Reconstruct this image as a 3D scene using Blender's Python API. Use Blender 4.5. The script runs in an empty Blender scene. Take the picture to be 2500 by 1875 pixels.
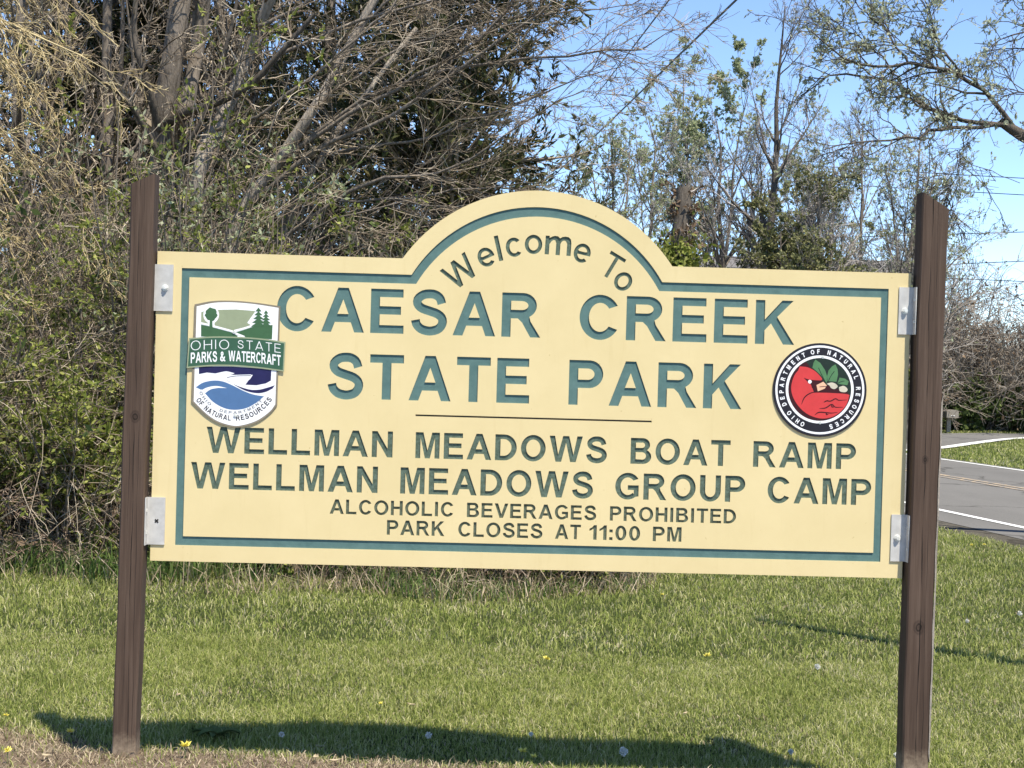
import bpy, math, random
import numpy as np
from mathutils import Vector, Matrix
from mathutils.geometry import delaunay_2d_cdt

# ------------------------------------------------------------------ camera, sky, sun, exposure
SC = bpy.context.scene
COL = SC.collection
IMG_W, IMG_H = 2500.0, 1875.0
FPX = 3200 * 1.1302
YAW, PITCH, ROLL = math.radians(1.73668786), math.radians(-0.76106923), math.radians(1.59126693)
ZS = 0.790                                      # sign's lower edge above the ground
CAM = np.array([-0.27088564, -5.98621039, 0.82912318 + ZS])
SW, SH = 3.05, 1.24383                          # board width, height of its straight sides

def cam_axes():
    f = np.array([math.sin(YAW) * math.cos(PITCH), math.cos(YAW) * math.cos(PITCH), math.sin(PITCH)])
    r = np.array([math.cos(YAW), -math.sin(YAW), 0.0])
    u = np.cross(r, f)
    c, s = math.cos(ROLL), math.sin(ROLL)
    return c * r + s * u, -s * r + c * u, f

AR, AU, AF = cam_axes()

def ray(px, py):
    return AF + (px - IMG_W / 2) / FPX * AR + (IMG_H / 2 - py) / FPX * AU

def at(px, py, y):
    """point of the plane at distance y behind the board seen at pixel px, py of the 2500 px photograph"""
    d = ray(px, py)
    return CAM + (y - CAM[1]) / d[1] * d

def av(px, py, y):
    return at(px * 1.1302, py * 1.1302, y)

def on_ground(px, py, z=0.0):
    d = ray(px * 1.1302, py * 1.1302)
    return CAM + (z - CAM[2]) / d[2] * d

cam = bpy.data.cameras.new("camera")
cam.sensor_width = 36.0
cam.lens = 36.0 * FPX / IMG_W
cam.clip_start, cam.clip_end = 0.05, 3000
camo = bpy.data.objects.new("camera", cam)
M = Matrix((AR, AU, -AF)).transposed().to_4x4()
M.translation = Vector(CAM)
camo.matrix_world = M
COL.objects.link(camo)
SC.camera = camo

SUN_DIR = Vector((0.26, -0.40, 1.0)).normalized()
world = bpy.data.worlds.new("World")
SC.world = world
world.use_nodes = True
wn = world.node_tree
bg = wn.nodes["Background"]
sky = wn.nodes.new("ShaderNodeTexSky")
sky.sky_type = 'NISHITA'
sky.sun_disc = False
sky.sun_elevation = math.asin(SUN_DIR.z)
sky.sun_rotation = math.atan2(SUN_DIR.x, SUN_DIR.y)
sky.air_density, sky.dust_density, sky.ozone_density = 0.88, 0.0, 2.8
sky.altitude = 2400
bg.inputs[1].default_value = 0.15
wn.links.new(sky.outputs[0], bg.inputs[0])

sl = bpy.data.lights.new("sun", 'SUN')
sl.energy = 4.8
sl.angle = math.radians(0.53)
sl.color = (1.0, 0.93, 0.80)
so = bpy.data.objects.new("sun", sl)
so.rotation_euler = SUN_DIR.to_track_quat('Z', 'Y').to_euler()
so.location = (3, -4, 12)
COL.objects.link(so)

SC.view_settings.view_transform = 'Standard'
SC.view_settings.look = 'None'
SC.view_settings.gamma = 1.0
SC.view_settings.exposure = 0.86
SC.cycles.max_bounces = 6
SC.cycles.transparent_max_bounces = 4

# ------------------------------------------------------------------ materials
def new_mat(name):
    m = bpy.data.materials.new(name)
    m.use_nodes = True
    nt = m.node_tree
    return m, nt, nt.nodes["Principled BSDF"], nt.nodes["Material Output"]

def node(nt, kind, **kw):
    n = nt.nodes.new(kind)
    for k, v in kw.items():
        setattr(n, k, v)
    return n

def ramp(nt, stops, src):
    r = node(nt, "ShaderNodeValToRGB")
    els = r.color_ramp.elements
    while len(els) > 1:
        els.remove(els[-1])
    els[0].position, els[0].color = stops[0][0], (*stops[0][1], 1)
    for p, c in stops[1:]:
        e = els.new(p)
        e.color = (*c, 1)
    if src is not None:
        nt.links.new(src, r.inputs[0])
    return r

def noise(nt, scale, detail=4, rough=0.6, vec=None, stretch=None):
    n = node(nt, "ShaderNodeTexNoise")
    n.inputs["Scale"].default_value = scale
    n.inputs["Detail"].default_value = detail
    n.inputs["Roughness"].default_value = rough
    tc = node(nt, "ShaderNodeTexCoord") if vec is None else None
    src = tc.outputs["Object"] if tc else vec
    if stretch:
        mp = node(nt, "ShaderNodeMapping")
        mp.inputs["Scale"].default_value = stretch
        nt.links.new(src, mp.inputs[0])
        src = mp.outputs[0]
    nt.links.new(src, n.inputs["Vector"])
    return n

def bump(nt, bsdf, src, strength, dist):
    b = node(nt, "ShaderNodeBump")
    b.inputs["Strength"].default_value = strength
    b.inputs["Distance"].default_value = dist
    nt.links.new(src, b.inputs["Height"])
    nt.links.new(b.outputs[0], bsdf.inputs["Normal"])

def plain(name, col, rough=0.6, metal=0.0, var=0.12, scale=30, bmp=0.0, spec=0.3):
    """one paint or solid with a little mottling"""
    m, nt, b, o = new_mat(name)
    n = noise(nt, scale)
    lo = [c * (1 - var) for c in col]
    hi = [min(1, c * (1 + var)) for c in col]
    r = ramp(nt, [(0.3, lo), (0.7, hi)], n.outputs["Fac"])
    nt.links.new(r.outputs[0], b.inputs["Base Color"])
    b.inputs["Roughness"].default_value = rough
    b.inputs["Metallic"].default_value = metal
    b.inputs["Specular IOR Level"].default_value = spec
    if bmp:
        bump(nt, b, n.outputs["Fac"], bmp, 0.003)
    return m

def island(name, stops, rough=0.7, transl=0.0, spec=0.2, patch=None):
    """every leaf, blade or twig gets its own tone out of the ramp"""
    m, nt, b, o = new_mat(name)
    g = node(nt, "ShaderNodeNewGeometry")
    src = g.outputs["Random Per Island"]
    if patch:
        pn = noise(nt, patch[0], 4, 0.65)
        sh_ = node(nt, "ShaderNodeMath", operation='MULTIPLY_ADD')
        sh_.inputs[1].default_value = patch[1]; sh_.inputs[2].default_value = -patch[1] * 0.5
        nt.links.new(pn.outputs["Fac"], sh_.inputs[0])
        ad = node(nt, "ShaderNodeMath", operation='ADD', use_clamp=True)
        nt.links.new(src, ad.inputs[0]); nt.links.new(sh_.outputs[0], ad.inputs[1])
        src = ad.outputs[0]
    r = ramp(nt, stops, src)
    nt.links.new(r.outputs[0], b.inputs["Base Color"])
    b.inputs["Roughness"].default_value = rough
    b.inputs["Specular IOR Level"].default_value = spec
    if transl:
        t = node(nt, "ShaderNodeBsdfTranslucent")
        nt.links.new(r.outputs[0], t.inputs[0])
        mx = node(nt, "ShaderNodeMixShader")
        mx.inputs[0].default_value = transl
        nt.links.new(b.outputs[0], mx.inputs[1])
        nt.links.new(t.outputs[0], mx.inputs[2])
        nt.links.new(mx.outputs[0], o.inputs[0])
    return m

def bark_mat(name, lo, hi, scale=9):
    m, nt, b, o = new_mat(name)
    n = noise(nt, scale, 6, 0.7, stretch=(4, 4, 0.8))
    r = ramp(nt, [(0.32, lo), (0.68, hi)], n.outputs["Fac"])
    nt.links.new(r.outputs[0], b.inputs["Base Color"])
    b.inputs["Roughness"].default_value = 0.9
    b.inputs["Specular IOR Level"].default_value = 0.1
    bump(nt, b, n.outputs["Fac"], 0.8, 0.02)
    return m

def cream_mat():
    m, nt, b, o = new_mat("cream sign paint")
    n = noise(nt, 2.2, 5, 0.65)
    r = ramp(nt, [(0.25, (0.630, 0.512, 0.265)), (0.75, (0.715, 0.590, 0.325))], n.outputs["Fac"])
    # small dark specks and flyspecks
    v = noise(nt, 55, 2, 0.5)
    sp = ramp(nt, [(0.72, (1, 1, 1)), (0.80, (0.72, 0.66, 0.55))], v.outputs["Fac"])
    # grime runs that start below the edges and trail down the board
    st = noise(nt, 9, 4, 0.6, stretch=(3.0, 3.0, 0.35))
    sr = ramp(nt, [(0.58, (1, 1, 1)), (0.85, (0.94, 0.92, 0.88))], st.outputs["Fac"])
    mx = node(nt, "ShaderNodeMix", data_type='RGBA', blend_type='MULTIPLY')
    mx.inputs[0].default_value = 1.0
    nt.links.new(r.outputs[0], mx.inputs[6]); nt.links.new(sp.outputs[0], mx.inputs[7])
    my = node(nt, "ShaderNodeMix", data_type='RGBA', blend_type='MULTIPLY')
    my.inputs[0].default_value = 1.0
    nt.links.new(mx.outputs[2], my.inputs[6]); nt.links.new(sr.outputs[0], my.inputs[7])
    nt.links.new(my.outputs[2], b.inputs["Base Color"])
    b.inputs["Roughness"].default_value = 0.62
    b.inputs["Specular IOR Level"].default_value = 0.25
    f = noise(nt, 260, 3, 0.6)
    bump(nt, b, f.outputs["Fac"], 0.25, 0.0015)
    return m

def groove_mat(name, a, c, scale):
    m, nt, b, o = new_mat(name)
    n = noise(nt, scale, 6, 0.75)
    r = ramp(nt, [(0.34, a), (0.66, c)], n.outputs["Fac"])
    nt.links.new(r.outputs[0], b.inputs["Base Color"])
    b.inputs["Roughness"].default_value = 0.75
    b.inputs["Specular IOR Level"].default_value = 0.15
    bump(nt, b, n.outputs["Fac"], 0.5, 0.003)
    return m

def post_mat(name, seed, cracks, knots=()):
    """brown stained timber: stretched grain, wandering drying cracks, pale dried mud at the foot"""
    m, nt, b, o = new_mat(name)
    tc = node(nt, "ShaderNodeTexCoord")
    mp = node(nt, "ShaderNodeMapping")
    mp.inputs["Location"].default_value = (seed * 3.1, seed, 0)
    mp.inputs["Scale"].default_value = (60, 60, 2.2)
    nt.links.new(tc.outputs["Object"], mp.inputs[0])
    n = noise(nt, 1.0, 5, 0.65, vec=mp.outputs[0])
    r = ramp(nt, [(0.3, (0.056, 0.036, 0.026)), (0.55, (0.086, 0.057, 0.041)), (0.75, (0.118, 0.081, 0.060))], n.outputs["Fac"])
    sep = node(nt, "ShaderNodeSeparateXYZ")
    nt.links.new(tc.outputs["Object"], sep.inputs[0])
    col = r.outputs[0]
    for cx, amp, w, off in cracks:
        mz = node(nt, "ShaderNodeMapping")
        mz.inputs["Scale"].default_value = (0, 0, 2.3)
        mz.inputs["Location"].default_value = (off, off * 2, off)
        nt.links.new(tc.outputs["Object"], mz.inputs[0])
        nz = noise(nt, 1.0, 3, 0.5, vec=mz.outputs[0])
        a = node(nt, "ShaderNodeMath", operation='MULTIPLY_ADD')
        a.inputs[1].default_value = amp
        a.inputs[2].default_value = cx - amp * 0.5
        nt.links.new(nz.outputs["Fac"], a.inputs[0])
        d = node(nt, "ShaderNodeMath", operation='SUBTRACT')
        nt.links.new(sep.outputs[0], d.inputs[0]); nt.links.new(a.outputs[0], d.inputs[1])
        ab = node(nt, "ShaderNodeMath", operation='ABSOLUTE')
        nt.links.new(d.outputs[0], ab.inputs[0])
        # crack width swells and closes along the post
        m2 = node(nt, "ShaderNodeMapping")
        m2.inputs["Scale"].default_value = (0, 0, 3.1)
        m2.inputs["Location"].default_value = (off + 9, off, 3)
        nt.links.new(tc.outputs["Object"], m2.inputs[0])
        nw = noise(nt, 1.0, 2, 0.5, vec=m2.outputs[0])
        ww = node(nt, "ShaderNodeMapRange")
        ww.inputs[1].default_value = 0.40; ww.inputs[2].default_value = 0.6
        ww.inputs[3].default_value = 0.0001; ww.inputs[4].default_value = w
        nt.links.new(nw.outputs["Fac"], ww.inputs[0])
        lt = node(nt, "ShaderNodeMath", operation='LESS_THAN')
        nt.links.new(ab.outputs[0], lt.inputs[0]); nt.links.new(ww.outputs[0], lt.inputs[1])
        mx = node(nt, "ShaderNodeMix", data_type='RGBA')
        nt.links.new(lt.outputs[0], mx.inputs[0])
        nt.links.new(col, mx.inputs[6])
        mx.inputs[7].default_value = (0.012, 0.008, 0.006, 1)
        col = mx.outputs[2]
    for kx, kz, kr in knots:
        cx_ = node(nt, "ShaderNodeCombineXYZ")
        for sl_, val, so_ in ((0, kx, 1.0), (2, kz, 0.75)):
            m_ = node(nt, "ShaderNodeMath", operation='MULTIPLY_ADD')
            m_.inputs[1].default_value = so_; m_.inputs[2].default_value = -val * so_
            nt.links.new(sep.outputs[sl_], m_.inputs[0]); nt.links.new(m_.outputs[0], cx_.inputs[sl_])
        ln = node(nt, "ShaderNodeVectorMath", operation='LENGTH')
        nt.links.new(cx_.outputs[0], ln.inputs[0])
        wv = node(nt, "ShaderNodeMath", operation='MULTIPLY_ADD')
        wv.inputs[1].default_value = kr * 0.9
        nt.links.new(noise(nt, 70, 3, 0.6).outputs["Fac"], wv.inputs[0]); nt.links.new(ln.outputs["Value"], wv.inputs[2])
        kn = ramp(nt, [(0.0, (0.35, 0.35, 0.35)), (0.35, (0.7, 0.7, 0.7)), (0.5, (0.12, 0.12, 0.12)), (0.62, (0.8, 0.8, 0.8)), (0.8, (0.65, 0.65, 0.65)), (1.0, (1, 1, 1))], None)
        dv = node(nt, "ShaderNodeMath", operation='DIVIDE', use_clamp=True)
        dv.inputs[1].default_value = kr * 2.6
        nt.links.new(wv.outputs[0], dv.inputs[0]); nt.links.new(dv.outputs[0], kn.inputs[0])
        km = node(nt, "ShaderNodeMix", data_type='RGBA', blend_type='MULTIPLY')
        km.inputs[0].default_value = 1.0
        nt.links.new(col, km.inputs[6]); nt.links.new(kn.outputs[0], km.inputs[7])
        col = km.outputs[2]
    mud = node(nt, "ShaderNodeMapRange")
    mud.inputs[1].default_value = 0.16; mud.inputs[2].default_value = 0.0
    mud.inputs[3].default_value = 0.0; mud.inputs[4].default_value = 1.0
    nt.links.new(sep.outputs[2], mud.inputs[0])
    mn = noise(nt, 34, 5, 0.75)
    mu = node(nt, "ShaderNodeMath", operation='MULTIPLY')
    nt.links.new(mud.outputs[0], mu.inputs[0]); nt.links.new(mn.outputs["Fac"], mu.inputs[1])
    mr = ramp(nt, [(0.16, (0, 0, 0)), (0.62, (1, 1, 1))], mu.outputs[0])
    mm = node(nt, "ShaderNodeMix", data_type='RGBA')
    nt.links.new(mr.outputs[0], mm.inputs[0]); nt.links.new(col, mm.inputs[6])
    mm.inputs[7].default_value = (0.34, 0.26, 0.18, 1)
    nt.links.new(mm.outputs[2], b.inputs["Base Color"])
    b.inputs["Roughness"].default_value = 0.75
    b.inputs["Specular IOR Level"].default_value = 0.2
    bump(nt, b, n.outputs["Fac"], 0.35, 0.004)
    return m

def ground_mat():
    m, nt, b, o = new_mat("lawn soil")
    at_ = node(nt, "ShaderNodeAttribute", attribute_name="dirt")
    n = noise(nt, 1.3, 6, 0.7)
    n2 = noise(nt, 26, 6, 0.75)
    g = ramp(nt, [(0.3, (0.030, 0.042, 0.014)), (0.7, (0.062, 0.075, 0.026))], n.outputs["Fac"])
    d = ramp(nt, [(0.28, (0.075, 0.052, 0.034)), (0.5, (0.20, 0.15, 0.105)), (0.72, (0.33, 0.265, 0.19))], n2.outputs["Fac"])
    s = node(nt, "ShaderNodeMath", operation='ADD')
    ns = node(nt, "ShaderNodeMath", operation='MULTIPLY_ADD')
    ns.inputs[1].default_value = 0.9; ns.inputs[2].default_value = -0.45
    nt.links.new(noise(nt, 9, 5, 0.7).outputs["Fac"], ns.inputs[0])
    nt.links.new(at_.outputs["Fac"], s.inputs[0]); nt.links.new(ns.outputs[0], s.inputs[1])
    k = ramp(nt, [(0.35, (0, 0, 0)), (0.6, (1, 1, 1))], s.outputs[0])
    mx = node(nt, "ShaderNodeMix", data_type='RGBA')
    nt.links.new(k.outputs[0], mx.inputs[0]); nt.links.new(g.outputs[0], mx.inputs[6]); nt.links.new(d.outputs[0], mx.inputs[7])
    nt.links.new(mx.outputs[2], b.inputs["Base Color"])
    b.inputs["Roughness"].default_value = 0.95
    b.inputs["Specular IOR Level"].default_value = 0.05
    bump(nt, b, n2.outputs["Fac"], 1.0, 0.03)
    return m

def asphalt_mat(name, lo, hi):
    m, nt, b, o = new_mat(name)
    n = noise(nt, 0.5, 5, 0.6, stretch=(1, 0.25, 1))
    n2 = noise(nt, 60, 3, 0.8)
    mxn = node(nt, "ShaderNodeMath", operation='MULTIPLY_ADD')
    mxn.inputs[1].default_value = 0.5
    hlf = node(nt, "ShaderNodeMath", operation='MULTIPLY'); hlf.inputs[1].default_value = 0.5
    nt.links.new(n2.outputs["Fac"], hlf.inputs[0])
    nt.links.new(n.outputs["Fac"], mxn.inputs[0]); nt.links.new(hlf.outputs[0], mxn.inputs[2])
    r = ramp(nt, [(0.35, lo), (0.65, hi)], mxn.outputs[0])
    # sealed cracks wandering over the surface
    vo = node(nt, "ShaderNodeTexVoronoi", feature='DISTANCE_TO_EDGE')
    vo.inputs["Scale"].default_value = 0.42
    tc = node(nt, "ShaderNodeTexCoord")
    ws = node(nt, "ShaderNodeVectorMath", operation='MULTIPLY_ADD')
    ws.inputs[1].default_value = (1.6, 1.6, 0)
    nt.links.new(noise(nt, 1.1, 4, 0.6).outputs["Color"], ws.inputs[0]); nt.links.new(tc.outputs["Object"], ws.inputs[2])
    nt.links.new(ws.outputs[0], vo.inputs["Vector"])
    ck = ramp(nt, [(0.008, (0.62, 0.62, 0.62)), (0.018, (1, 1, 1))], vo.outputs["Distance"])
    cm = node(nt, "ShaderNodeMix", data_type='RGBA', blend_type='MULTIPLY')
    cm.inputs[0].default_value = 1.0
    nt.links.new(r.outputs[0], cm.inputs[6]); nt.links.new(ck.outputs[0], cm.inputs[7])
    nt.links.new(cm.outputs[2], b.inputs["Base Color"])
    b.inputs["Roughness"].default_value = 1.0
    b.inputs["Specular IOR Level"].default_value = 0.0
    bump(nt, b, n2.outputs["Fac"], 0.4, 0.01)
    return m

def worn_paint(name, col, under, thr):
    m, nt, b, o = new_mat(name)
    n = noise(nt, 7, 6, 0.8)
    r = ramp(nt, [(thr - 0.05, under), (thr + 0.05, col)], n.outputs["Fac"])
    nt.links.new(r.outputs[0], b.inputs["Base Color"])
    b.inputs["Roughness"].default_value = 0.7
    return m

MAT = dict(
    cream=cream_mat(),
    board_edge=plain("weathered board edge", (0.13, 0.10, 0.07), 0.85, var=0.4, scale=18),
    teal=groove_mat("teal groove paint", (0.078, 0.148, 0.140), (0.108, 0.190, 0.178), 14),
    moss=groove_mat("grimy green groove paint", (0.060, 0.085, 0.060), (0.125, 0.175, 0.140), 75),
    moss2=groove_mat("grimy green small groove paint", (0.060, 0.070, 0.045), (0.135, 0.165, 0.120), 90),
    black_groove=plain("black groove paint", (0.03, 0.027, 0.02), 0.7),
    alu=plain("brushed aluminium plate", (0.52, 0.505, 0.475), 0.55, 0.15, 0.14, 22, 0.1, 0.4),
    steel=plain("zinc bolt", (0.72, 0.70, 0.64), 0.35, 0.35, 0.2, 60),
    hole=plain("dark hole", (0.02, 0.018, 0.015), 0.8),
    white=plain("white emblem enamel", (0.83, 0.83, 0.83), 0.45, var=0.03),
    edge_grey=plain("emblem edge bronze", (0.22, 0.19, 0.14), 0.6),
    em_green=plain("emblem forest green", (0.052, 0.125, 0.055), 0.45, var=0.08),
    em_banner=plain("banner dark green", (0.040, 0.105, 0.062), 0.45, var=0.08),
    em_sage=plain("emblem sage", (0.28, 0.32, 0.20), 0.45, var=0.05),
    em_navy=plain("emblem navy", (0.018, 0.016, 0.075), 0.4, var=0.1),
    em_blue=plain("emblem lake blue", (0.078, 0.160, 0.315), 0.45, var=0.05),
    em_grey=plain("emblem grey letters", (0.15, 0.16, 0.18), 0.5),
    em_black=plain("emblem black", (0.018, 0.016, 0.022), 0.4),
    em_red=plain("emblem cardinal red", (0.58, 0.048, 0.048), 0.4, var=0.06),
    em_maroon=plain("emblem dark maroon", (0.045, 0.006, 0.008), 0.4),
    em_dkgreen=plain("emblem dark backdrop", (0.014, 0.026, 0.018), 0.5),
    em_leaf=plain("emblem leaf green", (0.085, 0.20, 0.085), 0.45),
    em_cream=plain("emblem berry cream", (0.55, 0.50, 0.38), 0.5),
    em_beak=plain("emblem beak peach", (0.72, 0.44, 0.28), 0.45),
    ground=ground_mat(),
    asphalt=asphalt_mat("grey asphalt", (0.115, 0.112, 0.108), (0.170, 0.165, 0.158)),
    shoulder=asphalt_mat("dark shoulder", (0.050, 0.046, 0.038), (0.12, 0.11, 0.092)),
    line_white=worn_paint("white road paint", (0.66, 0.66, 0.63), (0.34, 0.34, 0.33), 0.40),
    line_yellow=worn_paint("worn yellow road paint", (0.42, 0.31, 0.185), (0.17, 0.16, 0.145), 0.52),
    wire=plain("wire black", (0.035, 0.04, 0.05), 0.5),
    pole=bark_mat("utility pole timber", (0.09, 0.07, 0.05), (0.16, 0.13, 0.10)),
    bark=bark_mat("grey brown bark", (0.105, 0.088, 0.071), (0.265, 0.225, 0.185)),
    bark_pale=bark_mat("pale bark", (0.20, 0.17, 0.14), (0.42, 0.37, 0.31)),
    bark_dark=bark_mat("dark bark", (0.055, 0.047, 0.039), (0.15, 0.128, 0.105)),
    twig=island("bare twigs", [(0, (0.085, 0.066, 0.048)), (0.5, (0.185, 0.145, 0.105)), (0.85, (0.34, 0.28, 0.205)), (1, (0.52, 0.45, 0.35))]),
    twig_pale=island("pale lit twigs", [(0, (0.19, 0.145, 0.10)), (0.5, (0.38, 0.31, 0.22)), (1, (0.56, 0.48, 0.36))]),
    twig_yellow=island("yellowish twigs", [(0, (0.20, 0.15, 0.075)), (0.5, (0.40, 0.31, 0.155)), (1, (0.58, 0.49, 0.29))]),
    twig_far=island("far grey twigs", [(0, (0.16, 0.142, 0.128)), (0.6, (0.31, 0.28, 0.255)), (1, (0.46, 0.42, 0.385))]),
    twig_brown=island("brown far twigs", [(0, (0.125, 0.104, 0.082)), (0.6, (0.25, 0.212, 0.172)), (1, (0.40, 0.35, 0.295))]),
    twig_red=island("reddish bramble stems", [(0, (0.11, 0.072, 0.052)), (0.5, (0.235, 0.165, 0.120)), (0.9, (0.36, 0.28, 0.21)), (1, (0.5, 0.42, 0.32))]),
    cedar=island("cedar sprays", [(0, (0.030, 0.040, 0.015)), (0.5, (0.062, 0.072, 0.026)), (0.85, (0.100, 0.092, 0.036)), (1, (0.150, 0.115, 0.052))], transl=0.2),
    leaf=island("honeysuckle leaves", [(0, (0.085, 0.112, 0.020)), (0.5, (0.195, 0.228, 0.042)), (1, (0.34, 0.35, 0.10))], transl=0.35),
    leaf_dark=island("dark ivy leaves", [(0, (0.045, 0.070, 0.020)), (1, (0.145, 0.185, 0.055))], transl=0.25),
    leaf_bud=island("opening pale leaves", [(0, (0.24, 0.28, 0.14)), (0.6, (0.40, 0.44, 0.25)), (1, (0.54, 0.56, 0.38))], transl=0.5),  # young leaf green, lightened in the colour to stand in for haze
    leaf_olive=island("dull olive leaves", [(0, (0.105, 0.115, 0.046)), (0.6, (0.195, 0.200, 0.082)), (1, (0.31, 0.30, 0.15))], transl=0.3),
    leaf_grey=island("grey green leaves", [(0, (0.26, 0.29, 0.18)), (0.6, (0.43, 0.46, 0.31)), (1, (0.56, 0.58, 0.44))], transl=0.5),
    dry_leaf=island("pale dry leaves", [(0, (0.30, 0.23, 0.13)), (1, (0.60, 0.50, 0.34))], transl=0.25),
    brown_leaf=island("brown clinging leaves", [(0, (0.10, 0.062, 0.036)), (1, (0.24, 0.17, 0.11))], transl=0.25),
    grass=island("grass blades", [(0, (0.160, 0.205, 0.042)), (0.40, (0.265, 0.308, 0.072)), (0.70, (0.385, 0.402, 0.128)), (0.88, (0.51, 0.49, 0.22)), (1, (0.64, 0.58, 0.37))], transl=0.35, patch=(1.6, 0.7)),
    grass_tall=island("tall rank grass", [(0, (0.065, 0.115, 0.024)), (0.55, (0.13, 0.20, 0.048)), (0.85, (0.22, 0.26, 0.09)), (1, (0.46, 0.42, 0.26))], transl=0.35),
    straw=island("dead straw", [(0, (0.14, 0.105, 0.065)), (0.5, (0.30, 0.235, 0.155)), (1, (0.52, 0.43, 0.30))], transl=0.2),
    petal=plain("dandelion yellow", (0.78, 0.68, 0.14), 0.6, var=0.15),
    puff=plain("seed head white", (0.62, 0.62, 0.58), 0.8, var=0.2, scale=300),
    stem=plain("flower stem", (0.16, 0.18, 0.07), 0.6),
    mail_grey=plain("weathered mailbox metal", (0.27, 0.24, 0.195), 0.6, 0.2),
    mail_post=plain("grey mailbox post", (0.27, 0.24, 0.19), 0.85, var=0.3),
    mail_mark=plain("mailbox door plate", (0.75, 0.74, 0.70), 0.5),
    house_wall=plain("tan siding", (0.30, 0.27, 0.20), 0.8),
    house_roof=plain("grey shingles", (0.14, 0.13, 0.125), 0.9, var=0.3),
    glass=plain("window glass", (0.05, 0.06, 0.07), 0.15, spec=0.5),
    trim=plain("white trim", (0.65, 0.65, 0.62), 0.6),
)

# ------------------------------------------------------------------ mesh helpers
class MB:
    def __init__(self):
        self.v, self.f, self.n = [], [], 0
    def add(self, V, F, m=0):
        V = np.asarray(V, dtype=np.float64).reshape(-1, 3)
        F = np.asarray(F, dtype=np.int64)
        if len(V) == 0 or len(F) == 0:
            return
        self.v.append(V)
        self.f.append((F + self.n, m))
        self.n += len(V)
    def build(self, name, mats, parent=None, smooth=False, attr=None):
        me = bpy.data.meshes.new(name)
        V = np.concatenate(self.v)
        if parent is not None:
            V = V - origin(parent)
        me.vertices.add(len(V))
        me.vertices.foreach_set("co", V.astype(np.float32).ravel())
        tot = np.concatenate([np.full(len(F), F.shape[1]) for F, m in self.f])
        idx = np.concatenate([F.ravel() for F, m in self.f])
        mi = np.concatenate([np.full(len(F), m) for F, m in self.f])
        me.loops.add(len(idx))
        me.polygons.add(len(tot))
        me.loops.foreach_set("vertex_index", idx.astype(np.int32))
        me.polygons.foreach_set("loop_start", np.concatenate([[0], np.cumsum(tot)[:-1]]).astype(np.int32))
        me.polygons.foreach_set("loop_total", tot.astype(np.int32))
        me.polygons.foreach_set("material_index", mi.astype(np.int32))
        me.polygons.foreach_set("use_smooth", np.full(len(tot), smooth))
        for mname in (mats if isinstance(mats, (list, tuple)) else [mats]):
            me.materials.append(MAT[mname] if isinstance(mname, str) else mname)
        if attr is not None:
            a = me.attributes.new(attr[0], 'FLOAT', 'POINT')
            a.data.foreach_set("value", np.asarray(attr[1], dtype=np.float32))
        me.update(calc_edges=True)
        me.validate()
        o = bpy.data.objects.new(name, me)
        COL.objects.link(o)
        if parent is not None:
            o.parent = parent
        return o

def origin(o):
    p = np.array(o.location)
    while o.parent is not None:
        o = o.parent
        p = p + np.array(o.location)
    return p

def tag(o, label=None, cat=None, group=None, kind=None):
    if label: o["label"] = label
    if cat: o["category"] = cat
    if group: o["group"] = group
    if kind: o["kind"] = kind
    return o

def empty(name, loc, label=None, cat=None, group=None):
    o = bpy.data.objects.new(name, None)
    o.location = loc
    o.empty_display_size = 0.2
    COL.objects.link(o)
    return tag(o, label, cat, group)

def box(mb, lo, hi, m=0):
    (x0, y0, z0), (x1, y1, z1) = lo, hi
    V = [(x0, y0, z0), (x1, y0, z0), (x1, y1, z0), (x0, y1, z0), (x0, y0, z1), (x1, y0, z1), (x1, y1, z1), (x0, y1, z1)]
    mb.add(V, [(0, 3, 2, 1), (4, 5, 6, 7), (0, 1, 5, 4), (1, 2, 6, 5), (2, 3, 7, 6), (3, 0, 4, 7)], m)

def disc(mb, c, r, y0, y1, n=24, m=0):
    """short cylinder lying along y"""
    a = np.linspace(0, 2 * np.pi, n, endpoint=False)
    A = np.stack([c[0] + r * np.cos(a), np.full(n, y0), c[1] + r * np.sin(a)], 1)
    B = A.copy(); B[:, 1] = y1
    k = np.arange(n); k2 = (k + 1) % n
    mb.add(np.vstack([A, B, [[c[0], y0, c[1]]]]), np.stack([k, k2, k2 + n, k + n], 1), m)
    mb.add(np.vstack([A, [[c[0], y0, c[1]]]]), np.stack([k, k2, np.full(n, n)], 1), m)

def tubes(P, R, S):
    """P (N,K,3) centre lines, R (N,K) radii -> verts, quads"""
    P = np.asarray(P, float); R = np.asarray(R, float)
    N, K, _ = P.shape
    T = np.gradient(P, axis=1)
    T /= np.linalg.norm(T, axis=2, keepdims=True) + 1e-9
    mean = P[:, -1] - P[:, 0]
    ref = np.zeros((N, 3))
    ref[np.arange(N), np.argmin(np.abs(mean), axis=1)] = 1
    A = np.cross(T, ref[:, None, :]); A /= np.linalg.norm(A, axis=2, keepdims=True) + 1e-9
    B = np.cross(T, A)
    th = np.arange(S) * 2 * np.pi / S
    V = (P[:, :, None, :] + R[:, :, None, None] * (np.cos(th)[None, None, :, None] * A[:, :, None, :] + np.sin(th)[None, None, :, None] * B[:, :, None, :]))
    i = np.arange(N)[:, None, None] * K * S + np.arange(K - 1)[None, :, None] * S
    s = np.arange(S)[None, None, :]; s2 = (s + 1) % S
    F = np.stack([i + s, i + s2, i + S + s2, i + S + s], -1).reshape(-1, 4)
    return V.reshape(-1, 3), F

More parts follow.
